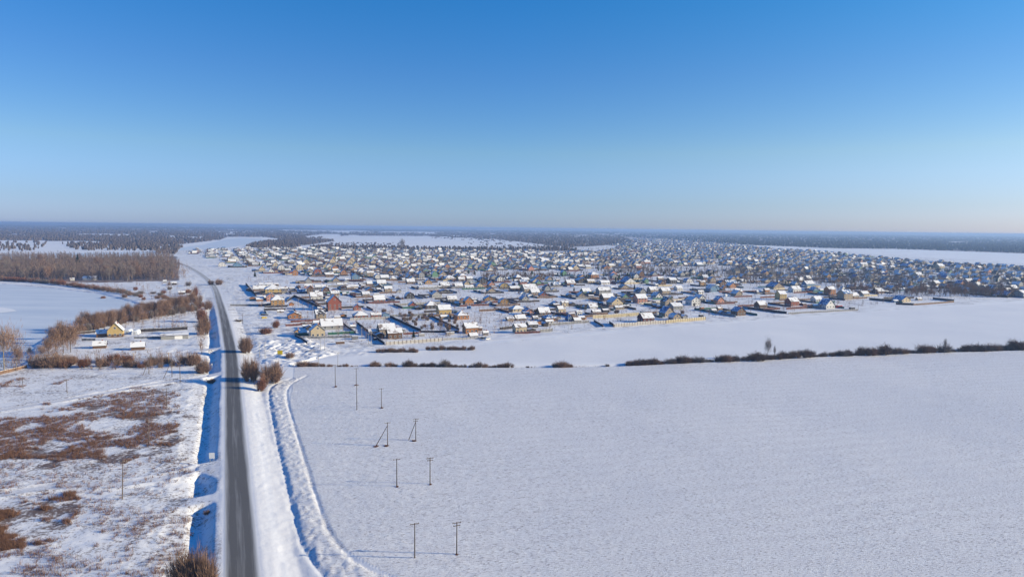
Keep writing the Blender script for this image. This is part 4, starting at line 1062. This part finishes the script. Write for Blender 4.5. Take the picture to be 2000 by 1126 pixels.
for dist, p, px, py, sd2 in cand:
    if len(occa) and np.min(np.hypot(occa[:, 0]-p[0], occa[:, 1]-p[1])) < 15: continue
    w = rnd.uniform(8, 12); d = rnd.uniform(8, 11); wh = rnd.choice([2.8, 3.2, 3.4, 5.6, 3.0]); rh = rnd.uniform(2.4, 4.6); kind = rnd.choice('fffffsg' if px > 1150 else 'ffsfsgh'); wall = rnd.choice(wcol); roof = rnd.choice('sssssssbbddsswd' if px > 1150 else 'sssssssssssbdds')
    rot = rnd.choice([0, 0, 0, rnd.uniform(-.2, .2)])
    if nind < nfree:
        house((p[0], p[1]), w, d, wh, rh, kind, wall, roof, rot, windows=dist < 1150, big=dist < 1300, chim=dist < 1200, z=0.0 if dist > 1500 else None); nind += 1
    else:
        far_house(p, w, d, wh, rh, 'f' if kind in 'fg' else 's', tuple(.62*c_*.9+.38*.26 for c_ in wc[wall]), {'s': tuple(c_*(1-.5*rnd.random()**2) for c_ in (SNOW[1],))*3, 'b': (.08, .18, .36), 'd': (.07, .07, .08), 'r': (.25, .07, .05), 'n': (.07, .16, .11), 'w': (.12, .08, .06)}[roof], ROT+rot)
    # outbuilding behind the house
    q = p+A*sd2*14+B*rnd.uniform(-8, 8)
    if rnd.random() < .75: far_house(q, rnd.uniform(4, 7), rnd.uniform(3, 5), rnd.uniform(2, 2.6), rnd.uniform(.6, 1.4), rnd.choice('fs'), wc[rnd.choice(['brown', 'grey', 'dark', 'tan', 'white'])], SNOW, ROT)
    if rnd.random() < .6: far_house(p-A*sd2*rnd.uniform(6, 12)+B*rnd.uniform(9, 14), rnd.uniform(3, 6), rnd.uniform(3, 5), rnd.uniform(2, 3), rnd.uniform(.6, 1.4), rnd.choice('fs'), wc[rnd.choice(['brown', 'dark', 'dark', 'grey', 'maroon'])], rnd.choice((SNOW, SNOW, (.08, .07, .07), (.1, .14, .2))), ROT)
m, t, b = mat('far_buildings', .8); L(t, N(t, 'ShaderNodeAttribute', attribute_name='paint').outputs['Color'], b.inputs['Base Color']); M['far'] = m
def far_build(name, D, label, cat):
    me = bpy.data.meshes.new(name); me.from_pydata(D['v'], [], D['f']); at = me.attributes.new('paint', 'FLOAT_COLOR', 'POINT')
    c = np.ones((len(D['v']), 4), np.float32); c[:, :3] = D['c']; at.data.foreach_set('color', c.ravel()); me.materials.append(M['far'])
    tag(link(bpy.data.objects.new(name, me)), label, cat, None, 'stuff')
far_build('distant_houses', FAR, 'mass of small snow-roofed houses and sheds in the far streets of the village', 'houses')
twigmass('garden_brush', [(FRONT, 2200)], 'tw_brown', 'low dry brush and fruit bushes on the snowy front plots', (1.2, 3.6), 30, .12, 1.6, .0, 'bushes')
twigmass('yard_trees', [(FRONT, 520)], 'tw_brown', 'small bare fruit trees in the yards of the front plots', (4, 8), 50, .12, 2.6, .15, 'trees')
twigmass('garden_trees', [(VIL, 5500)], 'tw_dark', 'bare garden trees and bushes between the far village houses', (3, 7), 28, .36, 2.8, .1, 'trees')
twigmass('village_trees', [([(1150, 486), (1450, 482), (1600, 494), (1870, 516), (2060, 527), (2060, 574), (1700, 552), (1450, 548), (1150, 524)], 2600), ([(560, 486), (1100, 492), (1100, 524), (600, 520)], 700)], 'tw_grey', 'grey bare trees standing thickly among the far right houses', (5, 10), 34, .34, 3.2, .12, 'trees')
lumps('dark_evergreens', [(VIL, 260)], .1, 'pine', 'small dark evergreens between the far village houses', (3, 8), 'trees', 3.0)
# ---- fences
FENCES = []
def fence_w(a, b, h, m, label, post=2.6, group='plot fences', posts=None, zz=True):
    a = np.array(a); b = np.array(b); d = b-a; l = math.hypot(*d); ang = math.atan2(d[1], d[0])
    e = empty('fence', (a[0], a[1], hz(*a) if zz else 0), ang); mb = MB(); n = max(1, int(l/8)); hb = []
    z0 = e.location.z
    for i in range(n):
        x0, x1 = l*i/n, l*(i+1)/n; q = a+d*(x0+x1)/2/l; z = (hz(*q) if zz else 0)-z0
        mb.box(x0+.01, x1-.01, -.04, .04, z-.35, z+h, 0); mb.box(x0+.01, x1-.01, -.07, .07, z+h+.003, z+h+.09, 1)
    mb.build('panel', [m, M['snow']], e)
    k = max(1, min(98, int(l/post))); pm = POSTM.setdefault((round(h, 1), (posts or m).name), None)
    if pm is None:
        pb = MB(); pb.box(-.14, .14, -.16, .10, -.4, h+.22, 0); pm = pb.mesh('post', [posts or m]); POSTM[(round(h, 1), (posts or m).name)] = pm
    for i in range(k+1):
        x = l*i/k; q = a+d*x/l; o = link(bpy.data.objects.new('post', pm), e); o.location = (x, 0, (hz(*q) if zz else 0)-z0)
    tag(e, label, 'fence', group); return e
POSTM = {}
def fence(x0, y0, x1, y1, hpx, mt, label, posts=None, post=2.8):
    h = hpx*mpp((x0+x1)/2, (y0+y1)/2); fence_w(g(x0, y0), g(x1, y1), max(1.5, min(h, 3.0)), M[mt], label, post, posts=M[posts] if posts else None)
for q in ((574, 580, 641, 608, 5, 'f_dark', 'dark fence along the blue-shaded lane, running to the tall red brick house'),
          (696, 631, 751, 673, 5, 'f_dark', 'dark fence along the lane left of the picket-fenced plot'),
          (480, 556, 500, 579, 6, 'f_dark', 'dark tall fence on the left side of the yellow hip-roofed house yard'),
          (762, 620, 822, 648, 5, 'f_dark', 'dark diagonal fence between the tan house and the overgrown plot'),
          (822, 649, 896, 649, 4, 'f_dark', 'dark fence closing the front of the overgrown plot'),
          (838, 617, 897, 645, 4, 'f_brown', 'brown diagonal fence on the right side of the overgrown plot'),
          (762, 619, 838, 616, 4, 'f_grey', 'grey fence closing the back of the overgrown plot'),
          (568, 630, 652, 625, 4, 'f_maroon', 'dark red fence in front of the orange bathhouse'),
          (558, 637, 610, 634, 4, 'f_maroon', 'dark red fence behind the cream gabled house, second row'),
          (576, 656, 603, 656, 6, 'f_green', 'dark green fence left of the cream gabled house'),
          (641, 653, 692, 650, 5, 'f_green', 'dark green fence right of the cream gabled house'),
          (576, 656, 600, 672, 3, 'f_dark', 'dark fence at the left corner of the cream gabled house plot'),
          (586, 661, 690, 658, 2.5, 'f_grey', 'low grey fence in front of the cream gabled house'),
          (668, 632, 694, 650, 4, 'f_dark', 'dark fence on the lane side of the dark green fenced plot'),
          (684, 625, 760, 622, 4, 'f_pale', 'pale fence in front of the red brick bungalow'),
          (754, 673, 864, 665, 6, 'f_pale', 'long pale picket fence with brown posts facing the field', 'f_brown'),
          (866, 664, 950, 661, 2.5, 'f_pale', 'low pale wire fence continuing the picket fence to the right'),
          (788, 653, 822, 651, 4, 'f_maroon', 'short dark red fence right of the brown-ochre house'),
          (772, 597, 860, 592, 4, 'f_grey', 'grey fence beside the dark red small gable house'),
          (860, 588, 900, 595, 4, 'f_dark', 'dark fence in front of the tan house left of the orange one'),
          (936, 608, 995, 605, 4, 'f_brown', 'brown fence left of the cream pyramid-roofed bungalow'),
          (1006, 652, 1055, 650, 4, 'f_maroon', 'dark red fence in front of the cream front-row house'),
          (1055, 649, 1079, 647, 6, 'f_grey', 'grey fence corner right of the cream front-row house'),
          (976, 644, 1003, 641, 5, 'f_dark', 'dark fence left of the cream front-row house'),
          (1064, 636, 1150, 630, 4, 'f_grey', 'grey fence in front of the orange blue-roofed house'),
          (1160, 628, 1178, 639, 4, 'f_brown', 'brown fence left of the picket-fenced barn plot'),
          (1198, 639, 1300, 631, 6, 'f_pale', 'pale fence with brown posts in front of the dark red barn', 'f_brown'),
          (1301, 631, 1378, 624, 6, 'f_cream', 'cream fence with brown posts right of the dark red barn', 'f_brown'),
          (1158, 622, 1248, 616, 6, 'f_cream', 'long cream fence left of the dark red barn'),
          (1190, 632, 1200, 639, 5, 'f_dark', 'dark short fence at the left end of the barn plot'),
          (1248, 594, 1345, 585, 3, 'f_pale', 'thin pale fence in front of the pinkish brick house'),
          (1340, 582, 1396, 591, 4, 'f_dark', 'dark fence right of the pinkish brick house'),
          (1310, 588, 1340, 585, 4, 'f_brown', 'short brown fence joining the dark fence right of the pinkish house'),
          (1396, 592, 1440, 590, 3, 'f_brown', 'brown fence behind the free-standing ochre cabin'),
          (1461, 603, 1536, 613, 4.5, 'f_dark', 'dark long fence in front of the brown front-row house'),
          (1540, 613, 1676, 606, 2.5, 'f_grey', 'thin wire-like grey fence along the field at the right front'),
          (1536, 604, 1600, 600, 4, 'f_maroon', 'dark red fence right of the dark red two-storey house'),
          (1698, 586, 1750, 590, 4.5, 'f_dark', 'dark fence left of the long blue roof at the field edge'),
          (1726, 584, 1752, 583, 4, 'f_dark', 'second dark fence behind the one left of the long blue roof'),
          (1784, 596, 1863, 590, 3, 'f_brown', 'brown fence at the field edge right of the long blue roof'),
          (1822, 584, 1863, 589, 4, 'f_dark', 'dark fence closing the last front plot on the right'),
          (1750, 595, 1784, 596, 4, 'f_dark', 'dark fence in front of the long blue roof'),
          (275, 648, 366, 643, 6, 'f_dark', 'long dark fence left of the road behind the long grey shed'),
          (146, 653, 200, 647, 4, 'f_dark', 'dark fence left of the yellow steep-gabled house'),
          (160, 665, 186, 665, 4, 'f_grey', 'grey fence before the garage of the yellow house'),
          (262, 661, 316, 660, 3, 'f_grey', 'low grey fence in front of the two greenhouses'),
          (-40, 740, 52, 718, 6, 'f_brown', 'red-brown fence on the snow at the left edge of the frame'),
          (450, 597, 512, 596, 1.0, 'f_grey', 'low grey fence left of the ochre pyramid-roofed house'),
          (505, 598, 528, 596, 4, 'f_dark', 'short dark fence touching the ochre pyramid-roofed house'),
          (498, 574, 520, 572, 4, 'f_brown', 'brown fence in front of the yellow hip-roofed house'),
          (640, 560, 700, 558, 2.5, 'f_grey', 'long grey fence in the centre-left rows'),
          (580, 553, 640, 551, 2, 'f_brown', 'brown fence below the orange house of the colourful row'),
          (655, 549, 710, 550, 3, 'f_maroon', 'dark red fence below the colourful row'),
          (560, 590, 574, 580, 4, 'f_dark', 'short dark fence at the head of the blue lane')):
    fence(*q[:7], posts=q[7] if len(q) > 7 else None)
# plot fences behind each row: nearest as things, the rest one mass
plots = []
for h in HOUSES:
    if h['y'] < 620 or h['cat'] != 'house': continue
    for (ox, oy, dx, dy) in ((-13, -11, 26, 0), (-13, -11, 0, 30), (-13, 19, 26, 0), (13, -11, 0, 30)):
        if rnd.random() < .62: plots.append((math.hypot(h['x'], h['y']), np.array((h['x'], h['y']))+A*ox+B*oy, A*dx*rnd.uniform(.7, 1.3)+B*dy*rnd.uniform(.7, 1.3)))
plots.sort(key=lambda p: p[0])
FF = dict(v=[], f=[], c=[]); nfence = 0
def far_fence(a, d, h, col):
    n = len(FF['v']); u = d/np.hypot(*d); s = np.array((-u[1], u[0]))*.08
    for z in (-.3, h):
        for q in (a-s, a+d-s, a+d+s, a+s): FF['v'].append((q[0], q[1], z))
    FF['c'] += [col]*8; FF['f'] += [tuple(n+i for i in q) for q in ((4, 5, 6, 7), (0, 1, 5, 4), (1, 2, 6, 5), (2, 3, 7, 6), (3, 0, 4, 7))]
fc = [(.045, .04, .045)]*4+[(.13, .05, .045), (.16, .10, .07), (.16, .10, .07), (.03, .11, .085), (.22, .22, .23), (.05, .12, .2), (.5, .42, .28)]
FM = ['f_dark', 'f_dark', 'f_dark', 'f_maroon', 'f_brown', 'f_brown', 'f_green', 'f_grey']
for i, (ds, a, d) in enumerate(plots):
    if ds < 1250 and nfence < 235:
        mt = rnd.choice(FM); fence_w(a, a+d, 1.9, M[mt], None, 6.0); nfence += 1
        FENCES.append((scene.collection.objects[-1], a, mt))
    else: far_fence(a, d, 1.9, rnd.choice(fc))
for ds, p, px, py, sd2 in cand[nfree:]:
    far_fence(p-A*13-B*14, A*26*rnd.uniform(.6, 1), 1.9, rnd.choice(fc))
    if rnd.random() < .5: far_fence(p-A*13-B*14, B*28, 1.9, rnd.choice(fc))
far_build('distant_fences', FF, 'dark plot fences between the houses in the back streets of the village', 'fences')
# ---------------------------------------------------------------- poles
PM = {}
def pole_mesh(key):
    if key in PM: return PM[key]
    h, arms, mt = key; mb = MB(); mb.tube((0, 0, -.5), (0, 0, h), .17, .11, 8); me = mb.mesh('shaft', [M[mt]])
    ms = [('shaft', me)]
    for k in range(arms):
        a = MB(); z = h-.25-k*.7; wd = 1.1-.2*k; a.box(-wd, wd, -.07, .07, z-.07, z+.07); ms.append(('crossarm', a.mesh('crossarm', [M[mt]])))
        a = MB()
        for x in (-wd+.12, 0.32, wd-.12): a.tube((x, 0, z+.07), (x, 0, z+.32), .07, .05, 6)
        ms.append(('insulator', a.mesh('insulator', [M['ceramic']])))
    PM[key] = ms; return ms
def pole(px, py, top, label, arms=1, brace=None, mt='wood', cat='utility pole', group=None, ang=0, lean=0):
    p = g(px, py); h = max(4, (py-top)*mpp(px, py)*1.0); h = round(h, 1)
    ms = pole_mesh((h, arms, mt)); e = empty('utility_pole', (p[0], p[1], hz(*p)), R(22)+ang); e.rotation_euler[1] = lean
    arm = None
    for nm, me in ms:
        par = e if nm != 'insulator' else arm
        o = link(bpy.data.objects.new(nm, me), par)
        if nm == 'crossarm': arm = o
    if brace:
        q = g(*brace)-p; c, s = math.cos(-e.rotation_euler[2]), math.sin(-e.rotation_euler[2]); q = (c*q[0]-s*q[1], s*q[0]+c*q[1])
        mb = MB(); mb.tube((q[0], q[1], -.5), (0, 0, h*.86), .15, .11, 7); mb.build('brace', [M[mt]], e)
    return tag(e, label, cat, group)
rr = 'in the right line of field poles'; lr = 'in the left line of field poles'
for q in ((892, 1080, 1015, f'nearest wooden pole {rr}', 2), (840, 943, 890, f'second wooden pole from the viewer {rr}', 2), (812, 858, 815, f'braced wooden pole {rr}', 2, (797, 858)), (745, 796, 758, f'fourth wooden pole from the viewer {rr}', 1), (696, 751, 718, f'farthest wooden pole {rr}', 1),
          (810, 1088, 1017, f'nearest wooden pole {lr}', 1), (775, 948, 893, f'second wooden pole from the viewer {lr}', 1), (757, 868, 822, f'braced wooden pole {lr}', 1, (733, 869)), (697, 801, 751, f'tall fourth wooden pole from the viewer {lr}', 1), (655, 754, 711, f'farthest wooden pole {lr}', 1),
          (239, 974, 897, 'leaning lone pole in the lower left meadow', 1), (291, 868, 817, 'pole standing in the brown weeds of the left meadow', 1), (326, 796, 757, 'pole at the top right of the brown weed patch', 1), (352, 747, 709, 'pole beside the scraped side track near the road', 1),
          (336, 736, 699, 'braced pole beyond the side track', 1, (318, 739)), (291, 729, 697, 'braced pole before the left hedge', 1, (279, 731)), (131, 767, 740, 'thin pole left of the side track in the upper meadow', 1), (45, 758, 735, 'thin pole near the left edge in the upper meadow', 1)):
    pole(*q[:5], brace=q[5] if len(q) > 5 else None, group='wooden field poles', lean=R(2.5) if q[0] == 239 else 0)
for q in ((172, 717, 694, 'pale concrete pole before the left hedge', 1, 'concrete'), (33, 719, 698, 'pale pole beside the red-brown fence', 1, 'concrete'), (262, 714, 688, 'yellowish wooden pole with brace in the left hedge', 1, 'yellow_wood'), (330, 712, 688, 'yellowish pole in the left hedge, middle one', 1, 'yellow_wood'), (366, 710, 688, 'yellowish pole at the right end of the left hedge', 1, 'yellow_wood'),
          (474, 631, 610, 'pole right of the road at the lane mouth', 1, 'wood'), (507, 698, 669, 'left one of two grey poles beside the snow heaps', 1, 'concrete'), (518, 702, 668, 'right one of two grey poles beside the snow heaps', 1, 'concrete'), (622, 714, 690, 'pale pole in the sparse hedge at left', 1, 'concrete'), (660, 712, 686, 'second pale pole in the sparse hedge', 1, 'concrete'),
          (583, 600, 582, 'pole at the head of the blue lane', 1, 'concrete'), (611, 610, 596, 'pole along the blue lane before the red brick house', 1, 'concrete'), (626, 686, 658, 'left pole before the cream gabled house plot', 1, 'concrete'), (634, 686, 660, 'right pole before the cream gabled house plot', 1, 'concrete'), (725, 676, 648, 'right pole of the pair at the lane end by the picket fence', 1, 'concrete'), (720, 675, 650, 'left pole of the pair at the lane end by the picket fence', 1, 'concrete'),
          (695, 650, 630, 'pole along the lane opposite the dark green fence', 1, 'concrete'), (706, 658, 638, 'pole in the lane nearer the picket fence', 1, 'concrete'), (967, 644, 624, 'pole left of the cream front-row house', 1, 'concrete'), (982, 596, 579, 'pole on the open snowy plots right of the orange house', 1, 'concrete'), (946, 585, 570, 'pole behind the orange house', 1, 'concrete'), (965, 570, 555, 'pole on the snowy lane behind the open plots', 1, 'wood'),
          (452, 509, 484, 'tall pole at the far left of the village by the round-roofed building', 0, 'concrete'), (405, 497, 481, 'dark stack standing among the farthest left houses', 0, 'wood'), (427, 500, 486, 'short dark stack right of the taller one in the far left', 0, 'wood'), (370, 556, 538, 'pole near the road bend on the left side', 1, 'concrete'), (363, 556, 541, 'second pole near the road bend, further left', 1, 'concrete'), (249, 552, 540, 'pale pole at the edge of the wood beyond the lake', 0, 'concrete'),
          (1020, 608, 592, 'pole behind the cream pyramid-roofed bungalow', 1, 'concrete'), (1110, 652, 612, 'tall thin pole at the village front edge, centre', 1, 'metal'), (1305, 628, 604, 'pole at the cream fence', 1, 'concrete'), (1362, 599, 582, 'pole left of the free-standing ochre cabin', 1, 'concrete'), (1462, 594, 578, 'pole behind the brown square hut', 1, 'concrete'), (1676, 606, 596, 'short pole at the end of the wire-like fence', 0, 'wood')):
    pole(*q[:5], mt=q[5], group='poles at the village edge')
for q_ in ((892, 1081), (840, 944), (810, 859), (745, 797), (696, 752), (775, 949), (755, 869), (655, 755), (735, 870)):
    bush(q_[0], q_[1]+.5, 14 if q_[0] in (755, 735, 810) else 9, 3, 'red', 'rust-brown weeds around the foot of a wooden field pole', 'weeds at the feet of the field poles', cat='weeds')
k = 0
for i in range(-8, 22):
    for j in range(-2, 16):
        p = o0+A*(i*78)+B*(j*45+10); px, py, ok = project(p[0], p[1]); px, py = float(px), float(py)
        if not (0 < px < 2000 and 525 < py < 600) or (py > 560 and px < 700) or py > 640: continue
        if not inpoly(np.array([px]), np.array([py]), [(480, 520), (2000, 520), (2000, 578), (1500, 606), (1200, 628), (960, 640), (700, 640), (520, 590)])[0]: continue
        if np.min(np.hypot(occa[:, 0]-p[0], occa[:, 1]-p[1])) < 8: continue
        pole(px, py, py-9/mpp(px, py), 'thin grey street pole among the village houses', 1, mt='concrete', group='street poles in the village'); k += 1
# ---------------------------------------------------------------- small things
def sign(px, py, wm, hm, mt, label, z0=1.2, rz=0.0, tilt=0.0):
    p = g(px, py); e = empty('road_sign', (p[0], p[1], hz(*p)), rz)
    mb = MB(); mb.box(-wm/2, wm/2, -.05, .05, z0, z0+hm); o = mb.build('panel', [M[mt]], e)
    mb = MB(); mb.tube((-wm*.35, .1, -.5), (-wm*.35, .1, z0+hm*.8), .06, .06); mb.build('post', [M['metal']], e)
    mb = MB(); mb.tube((wm*.35, .1, -.5), (wm*.35, .1, z0+hm*.8), .06, .06); mb.build('post', [M['metal']], e)
    return tag(e, label, 'sign')
p = sign(414, 904, 1.7, 2.0, 'frame', 'blank white sign panel standing in the blue-shaded left ditch', 1.0, R(10))
sign(414, 716, .8, 1.0, 'frame', 'small white roadside sign in front of the round bush', 2.6, R(10))
sign(547, 696, 3.1, 2.4, 'yellow_paint', 'bright yellow cabinet panel beside the snow heaps', .3, R(5))
def greenhouse(px, py, label):
    p = g(px, py); s = mpp(px, py); e = empty('greenhouse', (p[0], p[1], hz(*p)), ROT-R(10)); r = 5.5*s
    pr = [(-r, 0)]+[(-r*math.cos(a), 1.0+r*.95*math.sin(a)) for a in np.linspace(0, math.pi, 10)]+[(r, 0)]
    mb = MB(); mb.prism(pr, 0, 8); mb.build('cover', [M['film']], e)
    mb = MB(); mb.box(-.6, .6, -.08, -.004, 0, 2); mb.build('door', [M['metal']], e); return tag(e, label, 'greenhouse', 'greenhouses')
greenhouse(248, 652, 'left arched greenhouse beside the yellow steep-gabled house'); greenhouse(263, 653, 'right arched greenhouse beside the yellow steep-gabled house')
def car(px, py, mt, label, rz):
    p = g(px, py); e = empty('parked_car', (p[0], p[1], hz(*p)+.02), rz)
    mb = MB(); mb.prism([(-2.2, .35), (2.2, .35), (2.25, .8), (1.3, .95), (.7, 1.5), (-1.3, 1.5), (-1.9, .98), (-2.25, .9)], -.88, .88); mb.build('body', [M[mt]], e)
    mb = MB(); mb.prism([(1.15, 1.0), (.68, 1.42), (-1.25, 1.42), (-1.7, 1.0)], -.89, .89); mb.build('window', [M['glass']], e)
    mb = MB(); mb.box(-1.25, .65, -.75, .75, 1.504, 1.57); mb.build('snow_cap', [M['snow']], e)
    for x in (-1.4, 1.4):
        for y in (-.8, .8):
            mb = MB(); mb.tube((x, y-.12, .34), (x, y+.12, .34), .34, .34, 12); mb.build('wheel', [M['tyre']], e)
    return tag(e, label, 'car', 'parked cars')
car(945, 662, 'car_dark', 'dark car parked on the snow before the brown box shed', ROT)
car(952, 664, 'car_white', 'pale car parked beside the dark one near the log house', ROT+.3)
car(514, 615, 'car_dark', 'dark car parked on the snowy lane right of the road', ROT)
car(519, 615.5, 'car_dark', 'second dark car right behind the first on the snowy lane', ROT)
car(516, 621, 'yellow_paint', 'yellow-orange car parked below two dark cars', ROT+.2)
car(734, 663, 'car_dark', 'dark car in the lane beside the tan house', ROT)
car(1285, 613, 'car_white', 'white car behind the dark red barn', ROT)
def container(px, py, wpx, hpx, mt, label):
    p = g(px, py); s = mpp(px, py); w = wpx*s; h = hpx*s; e = empty('container', (p[0], p[1], hz(*p)), ROT)
    mb = MB(); mb.box(-w/2, w/2, 0, 2.6, .1, h); mb.box(-w/2-.05, w/2+.05, -.05, 2.65, h+.003, h+.15, 1)
    n = int(w/.4)
    for i in range(n): mb.box(-w/2+i*w/n+.03, -w/2+i*w/n+.2, -.05, -.002, .2, h-.1, 0)
    mb.build('body', [M[mt], M['snow']], e); return tag(e, label, 'container')
container(1641, 601, 12, 5, 'red_paint', 'red container right of the white gable house at the field edge')
container(1666, 604, 11, 4, 'f_dark', 'dark container on the snow right of the red one')
container(1372, 607, 8, 7, 'orange', 'orange box trailer left of the ochre cabin'); container(1371, 618, 8, 4, 'f_dark', 'dark crate stack behind the end of the cream fence')
container(592, 633, 8, 4, 'f_dark', 'dark bin by the orange bathhouse fence'); container(665, 671, 16, 5, 'f_brown', 'brown low shed box with snowy lid before the cream gabled house')
container(694, 662, 12, 7, 'f_grey', 'grey box shed right of the green fence'); container(961, 592, 7, 4, 'brown', 'little brown box hut on the open snowy plots')
container(915, 603, 3, 6, 'blue_paint', 'left blue toilet cabin in front of the orange gable house'); container(919, 603, 3, 6, 'blue_paint', 'right blue toilet cabin in front of the orange gable house')
container(824, 656, 11, 5, 'f_pale', 'white tank with snow left of the overgrown plot corner'); container(880, 653, 16, 5, 'f_pale', 'white low box trailer left of the log house')
container(1118, 560, 0.1+6, 5, 'blue_paint', 'small blue kiosk beside the orange centre house')
# moored pontoon at the lake
p = g(296, 594); e = empty('pontoon', (p[0], p[1], -1.0), R(-32))
mb = MB(); mb.prism([(-15, 0.0), (15, 0.0), (17, 1.5), (-17, 1.5)], -4, 4); mb.build('hull', [M['f_dark']], e)
mb = MB(); mb.box(-16.5, 16.5, -3.8, 3.8, 1.503, 1.75); mb.build('snow_cap', [M['snow']], e)
mb = MB(); mb.box(8, 14, -2, 2, 1.753, 3.4, 0, 1); mb.build('cabin', [M['grey'], M['snow']], e)
tag(e, 'snow-covered pontoon with dark hull frozen in at the tip of the lake', 'pontoon')
# ---------------------------------------------------------------- labels for the many houses
ctr = lambda h: project(h['x'], h['y'])
for h in HOUSES:
    px, py, _ = ctr(h); h['px'] = float(px); h['py'] = float(py)
def zone(h):
    px, py = h['px'], h['py']
    c = 'far left' if px < 480 else 'left' if px < 700 else 'left-centre' if px < 900 else 'centre' if px < 1150 else 'right-centre' if px < 1400 else 'right' if px < 1700 else 'far right'
    r = 'front' if py-hzn(px) > 135 else 'near middle' if py-hzn(px) > 105 else 'middle' if py-hzn(px) > 85 else 'back' if py-hzn(px) > 65 else 'rearmost'
    return c, r
gr = {}
for h in HOUSES:
    if h['label']:
        tag(h['o'], h['label'], h['cat'], 'village houses' if h['cat'] == 'house' else 'village sheds'); continue
    k = (h['wall'], h['roof'], h['kn'])+zone(h)+(h['cat'],); gr.setdefault(k, []).append(h)
for k, hs in gr.items():
    hs.sort(key=lambda h: h['px']); n = len(hs)
    for i, h in enumerate(hs):
        lb = f"{NAMEW[k[0]]} {h['cat']} with {NAMER[k[1]]} {k[2]} roof, village's {k[3]} {k[4]} rows"
        if n > 1: lb += ', '+('leftmost' if i == 0 else 'rightmost' if i == n-1 else nth(i)+' from left')
        tag(h['o'], lb, h['cat'], 'village houses' if h['cat'] == 'house' else 'village sheds')
COLN = {'f_dark': 'dark', 'f_maroon': 'dark red', 'f_brown': 'brown', 'f_green': 'dark green', 'f_grey': 'grey'}
fl = [o for o in scene.objects if o.name.startswith('fence') and o.type == 'EMPTY' and 'label' not in o]
for o in fl:
    hh = sorted(HOUSES, key=lambda h: (h['x']-o.location.x)**2+(h['y']-o.location.y)**2)
    mm = [c for c in o.children if c.name.startswith('panel')][0].data.materials[0].name.replace('fence_', '')
    px, py, _ = project(o.location.x, o.location.y)
    o['_k'] = (f"{mm} plot fence beside the {NAMEW[hh[0]['wall']]} {hh[0]['kn']}-roofed {hh[0]['cat']}, village's {zone(hh[0])[0]} {zone(hh[0])[1]} rows"); o['_p'] = float(px)
used = {}
for o in sorted(fl, key=lambda o: o['_p']): used.setdefault(o['_k'], []).append(o)
for k_, os_ in used.items():
    for i, o in enumerate(os_): o['label'] = k_ if len(os_) == 1 else k_.replace("village's ", '').replace(' plot fence', ' fence').replace(' rows', f' rows, {nth(i)} from left').replace('-roofed', '')
for o in fl: del o['_k']; del o['_p']
# ---------------------------------------------------------------- air
EXT = 45000
m = bpy.data.materials.new('haze'); m.use_nodes = True; t = m.node_tree; t.nodes.clear()
pv = t.nodes.new('ShaderNodeVolumePrincipled'); pv.inputs['Color'].default_value = (.33, .50, .82, 1); pv.inputs['Density'].default_value = HAZE; pv.inputs['Anisotropy'].default_value = .2
L(t, pv.outputs[0], t.nodes.new('ShaderNodeOutputMaterial').inputs['Volume'])
mb = MB(); mb.box(-EXT, EXT, -EXT*.3, EXT*1.2, -4, H+6); o = mb.build('haze', [m]); tag(o, None, None, None, 'stuff'); o['label'] = 'thin blue winter haze over the whole plain'; o['category'] = 'haze'
print('objects', len(scene.objects), 'houses', len(HOUSES), nind, 'cand', len(cand), 'fences', nfence, 'poles', k)
